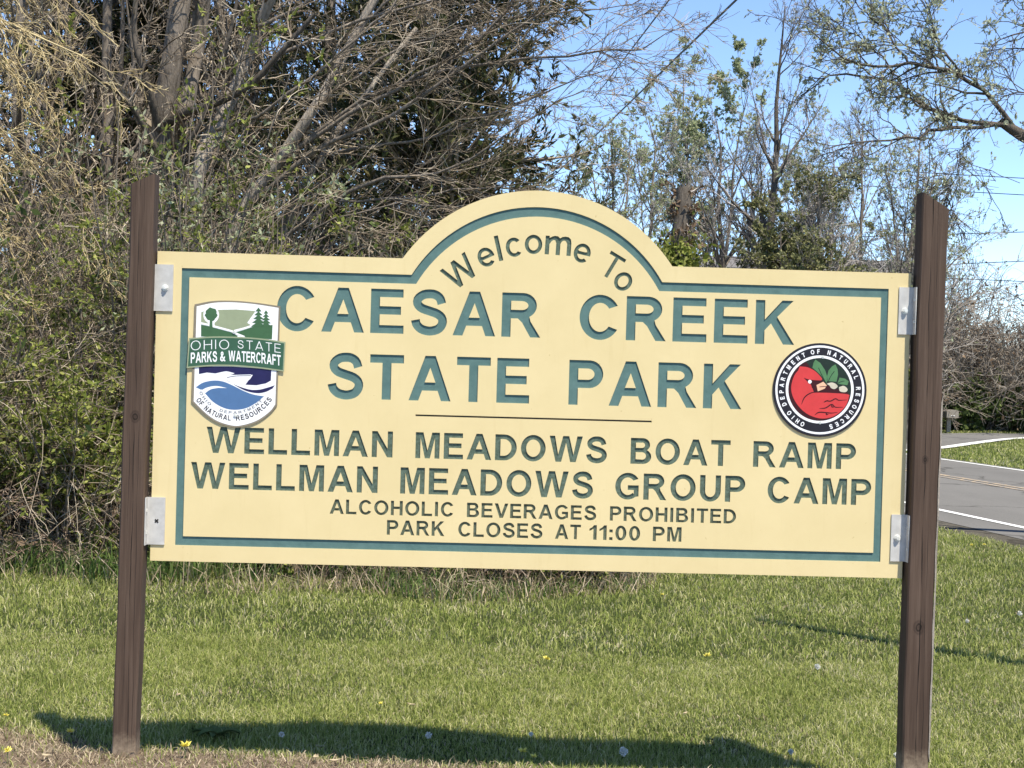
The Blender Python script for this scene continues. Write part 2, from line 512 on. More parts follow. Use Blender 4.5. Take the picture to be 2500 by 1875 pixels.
def resample(pts, K):
    """smooth curve through the points"""
    pts = np.asarray(pts, float)
    n = len(pts)
    e = np.vstack([2 * pts[0] - pts[1], pts, 2 * pts[-1] - pts[-2]])
    u = np.linspace(0, n - 1, K)
    i = np.minimum(u.astype(int), n - 2)
    t = (u - i)[:, None]
    p0, p1, p2, p3 = e[i], e[i + 1], e[i + 2], e[i + 3]
    return 0.5 * (2 * p1 + (p2 - p0) * t + (2 * p0 - 5 * p1 + 4 * p2 - p3) * t ** 2 + (3 * p1 - p0 - 3 * p2 + p3) * t ** 3)

def nrm(v):
    return v / (np.linalg.norm(v, axis=-1, keepdims=True) + 1e-9)

def grow(rng, P, R, n, t0, t1, ang, length, K, up=0.0, wig=0.15, rratio=0.55, rtip=0.002, taper=0.5, bias=None, lenfix=False):
    """n side shoots on every parent line; length is a share of the parent's own (or metres when lenfix)"""
    N, KP, _ = P.shape
    M_ = N * n
    pi = np.repeat(np.arange(N), n)
    t = t0 + (t1 - t0) * rng.random(M_)
    u = t * (KP - 1)
    i = np.minimum(u.astype(int), KP - 2)
    f = (u - i)[:, None]
    a, b = P[pi, i], P[pi, i + 1]
    pos = a + (b - a) * f
    tan = nrm(b - a)
    rad = R[pi, i] * (1 - f[:, 0]) + R[pi, i + 1] * f[:, 0]
    plen = np.linalg.norm(np.diff(P, axis=1), axis=2).sum(1)[pi]
    L = (length if lenfix else length * plen) * (1 - taper * t) * (0.55 + 0.9 * rng.random(M_))
    perp = rng.normal(size=(M_, 3))
    perp = nrm(perp - (perp * tan).sum(1, keepdims=True) * tan)
    an = np.radians(ang * (0.6 + 0.8 * rng.random(M_)))[:, None]
    d = np.cos(an) * tan + np.sin(an) * perp
    if bias is not None:
        d = nrm(d + np.asarray(bias))
    Q = np.zeros((M_, K, 3))
    Q[:, 0] = pos
    step = (L / (K - 1))[:, None]
    for k in range(1, K):
        d = nrm(d + rng.normal(size=(M_, 3)) * wig + np.array([0, 0, up]))
        Q[:, k] = Q[:, k - 1] + d * step
    r0 = np.maximum(rad * rratio, rtip * 1.3)
    s = np.linspace(0, 1, K)[None, :]
    RR = r0[:, None] * (1 - s) + rtip * s
    return Q, RR

def sample(rng, P, n, t0=0.15):
    """n random points on every line, with the line's direction there"""
    N, K, _ = P.shape
    pi = np.repeat(np.arange(N), n)
    u = (t0 + (1 - t0) * rng.random(N * n)) * (K - 1)
    i = np.minimum(u.astype(int), K - 2)
    f = (u - i)[:, None]
    a, b = P[pi, i], P[pi, i + 1]
    return a + (b - a) * f, nrm(b - a)

def leaves(rng, pos, dirs, size, wide=0.45, spread=0.8):
    """one folded leaf-shaped quad at every point"""
    n = len(pos)
    d = nrm(dirs + rng.normal(size=(n, 3)) * spread)
    q = rng.normal(size=(n, 3))
    s = nrm(np.cross(d, q))
    L = size * (0.4 + 1.35 * rng.random(n) ** 1.6)[:, None]
    W = L * wide
    a = pos; b = pos + d * L * 0.45 + s * W * 0.5; c = pos + d * L; e = pos + d * L * 0.45 - s * W * 0.5
    V = np.stack([a, b, c, e], 1).reshape(-1, 3)
    F = np.arange(n * 4).reshape(n, 4)
    return V, F

def pnoise(x, y, s, seed=0):
    """cheap smooth field in 0..1"""
    r = np.random.default_rng(seed)
    v = 0
    for k in range(6):
        a = r.random() * 6.28; w = s * (0.6 + 1.2 * r.random()); p = r.random() * 6.28
        v = v + np.sin((x * np.cos(a) + y * np.sin(a)) * w + p)
    return 0.5 + v / 8

# ------------------------------------------------------------------ filled outlines
def fill(loops):
    """even-odd triangulation of closed 2-D outlines"""
    vs, es = [], []
    for lp in loops:
        k = len(vs); n = len(lp)
        vs += [Vector((float(p[0]), float(p[1]))) for p in lp]
        es += [(k + i, k + (i + 1) % n) for i in range(n)]
    V, E_, F, *_ = delaunay_2d_cdt(vs, es, [], 0, 1e-7)
    V = np.array([(v.x, v.y) for v in V])
    F = np.array([f for f in F if len(f) == 3])
    c = V[F].mean(1)
    ins = np.zeros(len(c), bool)
    for lp in loops:
        a = np.asarray(lp, float); b = np.roll(a, -1, 0)
        for p, q in zip(a, b):
            if p[1] == q[1]:
                continue
            cr = ((p[1] > c[:, 1]) != (q[1] > c[:, 1])) & (c[:, 0] < (q[0] - p[0]) * (c[:, 1] - p[1]) / (q[1] - p[1]) + p[0])
            ins ^= cr
    return V, F[ins]

def sheet(mb, loops, y, m=0):
    V, F = fill(loops)
    mb.add(np.stack([V[:, 0], np.full(len(V), y), V[:, 1]], 1), F, m)

def wall(mb, lp, y0, y1, m=0):
    a = np.asarray(lp, float); n = len(a); k = np.arange(n); k2 = (k + 1) % n
    A = np.stack([a[:, 0], np.full(n, y0), a[:, 1]], 1); B = A.copy(); B[:, 1] = y1
    mb.add(np.vstack([A, B]), np.stack([k, k2, k2 + n, k + n], 1), m)

def ell(cx, cy, rx, ry, a0, a1, n=18):
    a = np.radians(np.linspace(a0, a1, n))
    return [(cx + rx * math.cos(t), cy + ry * math.sin(t)) for t in a]

def stroke(pts, w, K=30, taper=None):
    P = resample([(p[0], p[1], 0) for p in pts], K)[:, :2] if len(pts) > 2 else np.array(pts, float)
    T = np.gradient(P, axis=0); T /= np.linalg.norm(T, axis=1, keepdims=True) + 1e-9
    Nn = np.stack([-T[:, 1], T[:, 0]], 1)
    ww = np.full(len(P), w) if taper is None else w * np.interp(np.linspace(0, 1, len(P)), np.linspace(0, 1, len(taper)), taper)
    return [tuple(p) for p in np.vstack([P + Nn * ww[:, None] / 2, (P - Nn * ww[:, None] / 2)[::-1]])]

def glyph(ch, s=0.2):
    """outlines of a grotesque letter, capital height 1, upright stroke s; returns (width, loops)"""
    h = s * 0.86
    if ch == 'A':
        k = s * 1.07
        o = [(0, 0), (.5 - k * .53, 1), (.5 + k * .53, 1), (1, 0), (1 - k, 0), (1 - k - .085, .225), (k + .085, .225), (k, 0)]
        return 1.0, [o, [(k + .085 + .058, .225 + h), (.5, 1 - k * 1.15), (1 - k - .085 - .058, .225 + h)]]
    if ch == 'B':
        o = [(0, 0), (0, 1), (.48, 1)] + ell(.50, .74, .29, .26, 90, -55, 10) + ell(.52, .285, .33, .285, 62, -90, 12)
        i1 = [(s, 1 - h), (.46, 1 - h)] + ell(.46, .725, .125, .105, 80, -80, 8) + [(s, .62)]
        i2 = [(s, .45), (.48, .45)] + ell(.48, .31, .155, .14, 80, -80, 8) + [(s, h)]
        return .85, [o, i1, i2]
    if ch == 'C':
        return .90, [ell(.47, .5, .47, .512, 32, 328, 34) + ell(.47, .5, .47 - s, .512 - h, 322, 38, 30)]
    if ch == 'D':
        return .87, [[(0, 0), (0, 1), (.36, 1)] + ell(.37, .5, .5, .5, 88, -88, 20) + [(.36, 0)],
                     [(s, h), (.33, h)] + ell(.34, .5, .5 + .03 - s, .5 - h, -86, 86, 18) + [(.33, 1 - h), (s, 1 - h)]]
    if ch == 'E':
        return .78, [[(0, 0), (0, 1), (.76, 1), (.76, 1 - h), (s, 1 - h), (s, .5 + h * .6), (.71, .5 + h * .6), (.71, .5 - h * .4), (s, .5 - h * .4), (s, h), (.78, h), (.78, 0)]]
    if ch == 'F':
        return .72, [[(0, 0), (0, 1), (.72, 1), (.72, 1 - h), (s, 1 - h), (s, .5 + h * .5), (.63, .5 + h * .5), (.63, .5 - h * .5), (s, .5 - h * .5), (s, 0)]]
    if ch == 'G':
        o = ell(.5, .5, .5, .512, 34, 308, 32) + [(.93, .12), (.93, .54), (.50, .54), (.50, .54 - h), (.93 - s * .9, .54 - h), (.93 - s * .9, .215)]
        return .95, [o + ell(.5, .5, .5 - s, .512 - h, 312, 40, 28)]
    if ch == 'H':
        return .83, [[(0, 0), (0, 1), (s, 1), (s, .5 + h * .6), (.83 - s, .5 + h * .6), (.83 - s, 1), (.83, 1), (.83, 0), (.83 - s, 0), (.83 - s, .5 - h * .4), (s, .5 - h * .4), (s, 0)]]
    if ch in 'Il':
        return s, [[(0, 0), (0, 1), (s, 1), (s, 0)]]
    if ch == 'K':
        return .90, [[(0, 0), (0, 1), (s, 1), (s, .56), (.61, 1), (.87, 1), (.50, .62), (.91, 0), (.65, 0), (.36, .47), (s, .31), (s, 0)]]
    if ch == 'L':
        return .74, [[(0, 0), (0, 1), (s, 1), (s, h), (.74, h), (.74, 0)]]
    if ch == 'M':
        k = s * .93
        return .97, [[(0, 0), (0, 1), (s * 1.45, 1), (.485, .31), (.97 - s * 1.45, 1), (.97, 1), (.97, 0), (.97 - k, 0), (.97 - k, .78), (.485 + k * .5, 0), (.485 - k * .5, 0), (k, .78), (k, 0)]]
    if ch == 'N':
        return .82, [[(0, 0), (0, 1), (s, 1), (.82 - s * .95, .34), (.82 - s * .95, 1), (.82, 1), (.82, 0), (.82 - s, 0), (s * .95, .66), (s * .95, 0)]]
    if ch == 'O':
        return 1.0, [ell(.5, .5, .5, .512, 0, 350, 36), ell(.5, .5, .5 - s, .512 - h, 0, 348, 30)]
    if ch == 'P':
        return .80, [[(0, 0), (0, 1), (.45, 1)] + ell(.48, .69, .32, .31, 88, -88, 14) + [(.45, .38), (s, .38), (s, 0)],
                     [(s, 1 - h), (.42, 1 - h)] + ell(.44, .69, .155, .31 - h, 84, -84, 10) + [(.42, .38 + h), (s, .38 + h)]]
    if ch == 'R':
        return .90, [[(0, 0), (0, 1), (.48, 1)] + ell(.50, .715, .32, .285, 88, -62, 13) + [(.68, .36), (.92, 0), (.68, 0), (.48, .33), (.38, .42), (s, .42), (s, 0)],
                     [(s, 1 - h), (.46, 1 - h)] + ell(.47, .715, .15, .285 - h, 84, -84, 10) + [(.46, .43 + h), (s, .43 + h)]]
    if ch == 'S':
        c = [(.715, .70), (.665, .83), (.55, .905), (.42, .918), (.28, .895), (.155, .80), (.145, .69), (.24, .595), (.42, .535), (.61, .475), (.725, .38), (.735, .25), (.65, .135), (.50, .085), (.38, .085), (.24, .125), (.135, .22), (.105, .325)]
        return .84, [stroke(c, s * .95, 44)]
    if ch == 'T':
        return .80, [[(0, 1 - h), (0, 1), (.8, 1), (.8, 1 - h), (.4 + s / 2, 1 - h), (.4 + s / 2, 0), (.4 - s / 2, 0), (.4 - s / 2, 1 - h)]]
    if ch == 'U':
        return .83, [[(0, 1), (0, .40)] + ell(.415, .40, .415, .412, 184, 356, 20) + [(.83, .40), (.83, 1), (.83 - s, 1), (.83 - s, .40)] + ell(.415, .40, .415 - s, .412 - h, 354, 186, 18) + [(s, .40), (s, 1)]]
    if ch == 'V':
        return .95, [[(0, 1), (s * 1.1, 1), (.475, .27), (.95 - s * 1.1, 1), (.95, 1), (.475 + s * .55, 0), (.475 - s * .55, 0)]]
    if ch == 'W':
        k = s * 1.03
        return 1.34, [[(0, 1), (k, 1), (.36, .29), (.67 - k * .56, 1), (.67 + k * .56, 1), (.98, .29), (1.34 - k, 1), (1.34, 1), (1.06 + k * .08, 0), (1.06 - k * .95, 0), (.67, .74), (.28 + k * .95, 0), (.28 - k * .08, 0)]]
    if ch == '0':
        return .70, [ell(.35, .5, .35, .512, 0, 350, 30), ell(.35, .5, .35 - s * .98, .512 - h, 0, 348, 26)]
    if ch == '1':
        return .46, [[(.46 - s, 0), (.46 - s, .72), (0, .58), (0, .75), (.17, .85), (.29, 1), (.46, 1), (.46, 0)]]
    if ch == ':':
        return s, [[(0, 0), (0, s), (s, s), (s, 0)], [(0, .52), (0, .52 + s), (s, .52 + s), (s, .52)]]
    if ch == '&':
        return .85, [[(.85, .08), (.66, .22), (.80, .48), (.62, .52), (.54, .36), (.38, .56), (.54, .70), (.54, .88), (.42, 1.0), (.26, 1.0), (.13, .88), (.14, .70), (.22, .56), (.06, .42), (.02, .22), (.12, .05), (.30, -.01), (.48, .03), (.58, .09), (.72, -.02)],
                     [(.33, .87), (.40, .80), (.31, .68), (.25, .79)], [(.30, .43), (.46, .22), (.32, .15), (.20, .24)]]
    if ch == 'c':
        return .70, [ell(.36, .37, .36, .378, 40, 320, 28) + ell(.36, .37, .36 - s, .378 - h, 312, 48, 24)]
    if ch == 'o':
        return .76, [ell(.38, .37, .38, .378, 0, 350, 32), ell(.38, .37, .38 - s, .378 - h, 0, 348, 26)]
    if ch == 'e':
        o = ell(.36, .37, .36, .378, -10, 312, 32) + ell(.36, .37, .36 - s, .378 - h, 306, 200, 14) + [(.36 - s * .75, .30)]
        o = ell(.36, .37, .36, .378, -8, 315, 34) + ell(.36, .37, .36 - s * .95, .378 - h, 310, 196, 14) + [(.71, .312)]
        return .72, [o, [(.36 - s * .75, .43)] + ell(.36, .40, .36 - s * .95, .348 - h, 165, 15, 14) + [(.36 + s * .75, .43)]]
    if ch == 'm':
        k = s * .98
        o = [(0, 0), (0, .73), (k * .95, .73), (k * .95, .65)] + [(.27, .72), (.36, .745), (.47, .735), (.56, .66), (.64, .72), (.75, .745), (.88, .73), (.97, .65), (1.0, .50), (1.0, 0), (1.0 - k, 0), (1.0 - k, .46), (.78, .56), (.71, .585), (.63, .54), (.5 + k * .5, .44), (.5 + k * .5, 0), (.5 - k * .5, 0), (.5 - k * .5, .46), (.37, .57), (.30, .575), (.23, .52), (k, .40), (k, 0)]
        return 1.0, [o]
    return .4, []

GAP = {'A': -.05, 'T': -.03, 'W': -.04, 'V': -.06, 'L': -.01, 'I': .06}

def word_loops(w, x0, x1, z0, h, s=0.2, gap=0.155):
    """letters of a word stretched to sit between x0 and x1"""
    adv, items = 0.0, []
    for i, ch in enumerate(w):
        gw, lp = glyph(ch, s)
        items.append((adv, lp))
        nx = w[i + 1] if i + 1 < len(w) else ch
        adv += gw + gap + 0.5 * (GAP.get(ch, 0) + GAP.get(nx, 0))
        last = adv - (gap + 0.5 * (GAP.get(ch, 0) + GAP.get(nx, 0)))
    k = (x1 - x0) / last
    return [[(x0 + (a + p[0]) * k, z0 + p[1] * h) for p in lp] for a, lps in items for lp in lps]

# ------------------------------------------------------------------ ground, roads
def gz(x, y):
    x, y = np.asarray(x, float), np.asarray(y, float)
    near = np.exp(-((np.clip(np.abs(x) - 3.5, 0, None) / 1.5) ** 2)) * np.exp(-((np.clip(np.abs(y - 2) - 3.5, 0, None) / 1.5) ** 2))
    b = 0.024 * (pnoise(x, y, 2.6, 3) - 0.5) + 0.014 * (pnoise(x, y, 9, 5) - 0.5)
    st = np.clip((y - 0.02) / 0.32, 0, 1); st = st * st * (3 - 2 * st)      # the lawn lies a step lower than the bare strip
    fd = np.clip((6.0 - y) / 3.5, 0, 1); fd = fd * fd * (3 - 2 * fd)
    return (b - 0.021 * (np.clip(x, -2, 2.5) + 1.6) - 0.090 * st * fd) * near

def dirt_edge(x):
    return np.interp(x, [-3.5, -2.4, -2.0, -1.72, -1.5, -0.8, 0.0, 0.7, 1.2, 3.0], [0.90, 0.78, 0.60, 0.32, 0.27, 0.28, 0.20, 0.06, -0.18, -0.75])

gxs = np.concatenate([[-900, -300, -120, -60, -30, -15, -8], np.arange(-5, 6.01, 0.11), [8, 11, 15, 22, 30, 50, 90, 160, 300, 900]])
gys = np.concatenate([[-300, -100, -40, -15, -6, -3], np.arange(-1.6, 7, 0.1), [8, 9.5, 11, 13, 16, 20, 25, 32, 40, 60, 90, 150, 300, 600, 1500]])
GX, GY = np.meshgrid(gxs, gys)
GZ = gz(GX, GY)
dm = np.clip((dirt_edge(GX) - GY) / 0.30 + 0.5, 0, 1) * (GY > -3.2)
# bare leaf litter under the thicket
def thicket_edge(x):
    return np.interp(x, [-9, -5, -3.4, -2.2, -1.0, 0.2, 1.0, 1.8, 3.2, 5.0], [5.3, 5.4, 5.5, 5.3, 5.2, 5.25, 5.6, 8.0, 15.0, 30.0])
dm = np.maximum(dm, np.clip((GY - thicket_edge(GX) - 0.1) / 0.5, 0, 1) * 0.75 * (GX < 4) * (GY < 25))
mb = MB()
ny, nx = GX.shape
i = (np.arange(ny - 1)[:, None] * nx + np.arange(nx - 1)[None, :]).ravel()
mb.add(np.stack([GX.ravel(), GY.ravel(), GZ.ravel()], 1), np.stack([i, i + 1, i + nx + 1, i + nx], 1))
g = mb.build("ground", "ground", smooth=True, attr=("dirt", dm.ravel()))
tag(g, kind="structure")

def line_through(p, q):
    p, q = np.asarray(p[:2]), np.asarray(q[:2])
    d = (q - p) / np.linalg.norm(q - p)
    return p, d

# the road runs away on the right and bends slightly left
NEAR = [on_ground(2212, 1143)[:2], on_ground(2025, 1103)[:2]]
CENT = [on_ground(2212, 1055)[:2], on_ground(2025, 1032)[:2]]
FARL = [on_ground(2212, 1018)[:2], on_ground(2025, 993)[:2]]
rd = nrm(NEAR[1] - NEAR[0])
rn = np.array([rd[1], -rd[0]])                    # towards the far side of the road
p0 = NEAR[0]
W_C = float((CENT[0] - p0) @ rn * 0.5 + (CENT[1] - p0) @ rn * 0.5)
W_F = float((FARL[0] - p0) @ rn * 0.5 + (FARL[1] - p0) @ rn * 0.5)

def road_pt(s, off):
    """s metres along the near white line, off metres across; gently curving left far away"""
    s = np.asarray(s, float); off = np.asarray(off, float)
    bend = np.where(s > 16, 0.004 * (s - 16) ** 2, 0.0)
    return p0 + rd * s[..., None] + rn * (off - bend)[..., None]

def strip(mb, o0, o1, s0, s1, z, m=0, n=80):
    s = np.linspace(s0, s1, n)
    A = road_pt(s, np.full(n, o0)); B = road_pt(s, np.full(n, o1))
    V = np.vstack([np.c_[A, np.full(n, z)], np.c_[B, np.full(n, z)]])
    k = np.arange(n - 1)
    mb.add(V, np.stack([k, k + n, k + n + 1, k + 1], 1), m)

mb = MB(); strip(mb, -0.62, W_F + 0.25, -60, 75, 0.012)
tag(mb.build("road", "asphalt"), kind="structure")
mb = MB()
n = 260
s = np.linspace(-60, 75, n); wob = 0.16 * (pnoise(s, s * 0, 3.0, 8) - 0.5) + 0.10 * (pnoise(s, s * 0, 11.0, 9) - 0.5)
A = road_pt(s, -1.12 + wob); B = road_pt(s, np.full(n, -0.55))
k = np.arange(n - 1)
mb.add(np.vstack([np.c_[A, np.full(n, 0.004)], np.c_[B, np.full(n, 0.008)]]), np.stack([k, k + n, k + n + 1, k + 1], 1))
tag(mb.build("road_shoulder", "shoulder"), kind="structure")
mb = MB(); strip(mb, -0.055, 0.055, -60, 75, 0.018); strip(mb, W_F - 0.05, W_F + 0.05, -60, 75, 0.018)
tag(mb.build("road_edge_lines", "line_white"), kind="structure")
mb = MB(); strip(mb, W_C - 0.16, W_C - 0.05, -60, 75, 0.018); strip(mb, W_C + 0.05, W_C + 0.16, -60, 75, 0.018)
tag(mb.build("road_centre_lines", "line_yellow"), kind="structure")

# side road beyond the grass triangle
sa = [on_ground(x, y)[:2] for x, y in ((1900, 979), (2035, 970.5), (2130, 957.5), (2212, 948.5), (2400, 941))]
sf = [on_ground(x, y)[:2] for x, y in ((1900, 937.5), (2035, 937), (2130, 936.0), (2212, 937.5), (2400, 934))]
A = resample([(p[0], p[1], 0.012) for p in sa], 24); B = resample([(p[0], p[1], 0.012) for p in sf], 24)
mb = MB(); k = np.arange(23)
mb.add(np.vstack([A, B]), np.stack([k, k + 1, k + 25, k + 24], 1))
tag(mb.build("side_road", "asphalt"), kind="structure")
d = nrm(np.gradient(A, axis=0)); nn = np.stack([-d[:, 1], d[:, 0], d[:, 2] * 0], 1)
C1, C2 = A + nn * 0.02 + [0, 0, .006], A + nn * 0.30 + [0, 0, .006]
mb = MB(); mb.add(np.vstack([C1, C2]), np.stack([k, k + 1, k + 25, k + 24], 1))
tag(mb.build("side_road_edge_line", "line_white"), kind="structure")

def on_road(x, y):
    q = np.stack([x, y], -1) - p0
    s = q @ rd; o = q @ rn
    bend = np.where(s > 16, 0.004 * (s - 16) ** 2, 0.0)
    m = (o + bend > -0.98) & (o + bend < W_F + 0.2)
    # side road
    ya = np.interp(x, A[:, 0], A[:, 1]); yb = np.interp(x, B[:, 0], B[:, 1])
    return m | ((y > ya - 0.25) & (y < yb) & (x > A[0, 0]))

def on_lawn(px, py):
    """ground point under a pixel, following the lawn's height"""
    p = on_ground(px, py)
    for _ in range(6):
        p = on_ground(px, py, float(gz(p[0], p[1])))
    return p

# ------------------------------------------------------------------ lawn
rng = np.random.default_rng(11)

def blades(x, y, h, w, rng, lean=0.55, z0=None):
    n = len(x)
    z = gz(x, y) - 0.004 if z0 is None else z0
    a = rng.random(n) * 2 * np.pi
    sx, sy = np.cos(a) * w / 2, np.sin(a) * w / 2
    b = rng.random(n) * 2 * np.pi
    l = h * lean * rng.random(n) ** 0.7
    lx, ly = np.cos(b) * l, np.sin(b) * l
    base = np.stack([x, y, z], 1)
    S = np.stack([sx, sy, np.zeros(n)], 1)
    mid = base + np.stack([lx * 0.32, ly * 0.32, h * 0.58], 1)
    tip = base + np.stack([lx, ly, h * (1.0 - 0.35 * (l / (h + 1e-6)) ** 2)], 1)
    V = np.stack([base - S, base + S, mid - S * 0.75, mid + S * 0.75, tip], 1).reshape(-1, 3)
    k = np.arange(n)[:, None] * 5
    F = np.concatenate([k + np.array([[0, 1, 3]]), k + np.array([[0, 3, 2]]), k + np.array([[2, 3, 4]])])
    return V, F

def scatter(n, x0, x1, y0, y1, rng):
    return x0 + (x1 - x0) * rng.random(n), y0 + (y1 - y0) * rng.random(n)

def keep(x, y):
    # generous view wedge, off the roads, off the bare strip, off the thicket floor
    k = (np.abs(x - (-0.27 + 0.03 * (y + 6))) < 0.40 * (y + 6) + 0.9) & ~on_road(x, y)
    k &= ~((x < 4.5) & (y > thicket_edge(x) + 0.25) & (y < 28))
    return k

mb = MB()
for (cnt, x0, x1, y0, y1, hh, ww) in ((430000, -4.0, 4.2, -0.55, 3.0, 0.036, 0.0042), (260000, -5.0, 6.2, 3.0, 9.0, 0.042, 0.0062), (170000, -1, 12, 9.0, 20, 0.055, 0.011), (140000, 3, 22, 20, 40, 0.06, 0.020)):
    x, y = scatter(cnt, x0, x1, y0, y1, rng)
    dd = np.clip((dirt_edge(x) - y) / 0.26 + 0.5 + 0.6 * (pnoise(x, y, 7, 21) - 0.5), 0, 1)
    k = keep(x, y) & (rng.random(cnt) > dd * 0.93) & (rng.random(cnt) < 0.55 + 0.6 * pnoise(x, y, 4.5, 31))
    x, y = x[k], y[k]
    h = hh * (0.50 + 0.95 * rng.random(len(x))) * (0.65 + 0.7 * pnoise(x, y, 3.0, 41))
    h *= 1 + 0.8 * np.clip(1 - np.hypot(np.abs(x - 0.01) - 1.6, y + 0.02) / 0.2, 0, 1)   # uncut tufts by the posts
    mb.add(*blades(x, y, h, ww * (0.6 + 0.7 * rng.random(len(x))), rng, 1.0))
tag(mb.build("grass", "grass"), "short mown green grass of the lawn", "grass", kind="stuff")

# rank grass and dead straw along the foot of the thicket
mb = MB()
x, y = scatter(38000, -6, 3.0, 4.3, 7.2, rng)
e = thicket_edge(x)
k = (np.abs(y - e - 0.10) < 0.80 * (0.5 + 0.8 * pnoise(x, y, 3, 51))) & (rng.random(len(x)) < np.interp(x, [-3.6, -1.5, -0.5, 1.5], [1, 1, .7, .5]))
x, y = x[k], y[k]
h = np.interp(x, [-4, -2, -0.5, 0.5, 2.5], [0.24, 0.22, 0.16, 0.11, 0.08]) * (0.4 + 0.9 * rng.random(len(x)))
mb.add(*blades(x, y, h, 0.008 + 0.005 * rng.random(len(x)), rng, 0.9))
tag(mb.build("rank_grass", "grass_tall"), "taller green grass along the foot of the thicket", "grass", kind="stuff")
mb = MB()
x, y = scatter(26000, -6, 3.4, 4.0, 7.2, rng)
e = thicket_edge(x)
k = (np.abs(y - e + 0.15) < 0.75 * (.4 + pnoise(x, y, 2.5, 52))) & (rng.random(len(x)) < np.interp(x, [-4, -2, -0.9, 0.2, 1.2, 2.5], [.25, .3, 1, 1, 1, .4]))
x, y = x[k], y[k]
mb.add(*blades(x, y, 0.05 + 0.26 * rng.random(len(x)) ** 2, 0.005 + 0.004 * rng.random(len(x)), rng, 1.5))
# flattened dead stalks over the bare strip in front of the posts
x, y = scatter(52000, -3.6, 2.2, -0.75, 1.0, rng)
k = (y < dirt_edge(x) + 0.05) & (rng.random(len(x)) < 0.35 + 0.7 * pnoise(x, y, 6, 61))
x, y = x[k], y[k]
mb.add(*blades(x, y, 0.008 + 0.045 * rng.random(len(x)) ** 2, 0.0045, rng, 2.6))
x, y = scatter(1500, -3.6, 1.8, -0.7, 0.9, rng)
k = (y < dirt_edge(x) + 0.12)
x, y = x[k], y[k]
mb.add(*blades(x, y, 0.02 + 0.06 * rng.random(len(x)) ** 2, 0.004 + 0.004 * rng.random(len(x)), rng, 3.2))
tag(mb.build("dead_grass", "straw"), "dry straw on the bare strip and along the thicket foot", "dead grass", kind="stuff")
# dead thatch flecks lying in the lawn
mb = MB()
x, y = scatter(16000, -4.2, 5.5, 0.2, 8.0, rng)
k = keep(x, y) & (rng.random(len(x)) < 0.25 + pnoise(x, y, 3.5, 91))
x, y = x[k], y[k]
mb.add(*blades(x, y, 0.022 + 0.022 * rng.random(len(x)), 0.004 + 0.004 * rng.random(len(x)), rng, 1.6))
tag(mb.build("thatch", "straw"), "dead straw-coloured thatch among the lawn grass", "thatch", kind="stuff")
# ------------------------------------------------------------------ the park sign
sign = empty("park_sign", (0, 0, 0), "cream routed wooden park entrance sign with arched top, two emblems and brown posts", "sign")
BD = 0.036            # board thickness
GD = 0.0042           # depth of the routed grooves

def sp(px, py):
    p = at(px, py, 0.0)
    return float(p[0]), float(p[2])

def arc_through(a, top, b, n):
    """circular arc from a over the height of top to b"""
    c = np.hypot(b[0] - a[0], b[1] - a[1]) / 2
    mid = ((a[0] + b[0]) / 2, (a[1] + b[1]) / 2)
    sg = top - mid[1]
    R_ = (c * c + sg * sg) / (2 * sg)
    cy = top - R_
    a0 = math.atan2(a[1] - cy, a[0] - mid[0]); a1 = math.atan2(b[1] - cy, b[0] - mid[0])
    if a0 < a1: a0 += 2 * math.pi
    return [(mid[0] + R_ * math.cos(t), cy + R_ * math.sin(t)) for t in np.linspace(a0, a1, n)]

zb, zt = ZS, ZS + SH
xl, xr = -SW / 2, SW / 2
fl, fr, ap = sp(983.2, 628.7), sp(1641.6, 647.6), sp(1316, 465.3)
zt_m = zt
outline = [(xl, zb), (xl, zt_m)] + arc_through((fl[0], zt_m), ap[1], (fr[0], zt_m), 40) + [(xr, zt_m), (xr, zb)]
bo = dict(l=(sp(444.7, 654.3)[0] + sp(426.6, 1331)[0]) / 2, r=(sp(2168.2, 705.1)[0] + sp(2150.8, 1371.9)[0]) / 2,
          t=(sp(444.7, 654.3)[1] + sp(2168.2, 705.1)[1]) / 2, b=(sp(426.6, 1331)[1] + sp(2150.8, 1371.9)[1]) / 2)
bi = dict(l=(sp(463.5, 676.7)[0] + sp(445.8, 1309.3)[0]) / 2, r=(sp(2149.5, 726.8)[0] + sp(2133.5, 1349.4)[0]) / 2,
          t=(sp(463.5, 676.7)[1] + sp(2149.5, 726.8)[1]) / 2, b=(sp(445.8, 1309.3)[1] + sp(2133.5, 1349.4)[1]) / 2)
jo = (sp(1004.9, 670.4)[0], sp(1617, 688.3)[0], sp(1302.6, 505.3)[1])
ji = (sp(1016, 691.7)[0], sp(1609.4, 710)[0], sp(1302.6, 528.6)[1])
def border(d, j):
    return [(d['l'], d['b']), (d['l'], d['t'])] + arc_through((j[0], d['t']), j[2], (j[1], d['t']), 40) + [(d['r'], d['t']), (d['r'], d['b'])]
b_out, b_in = border(bo, jo), border(bi, ji)

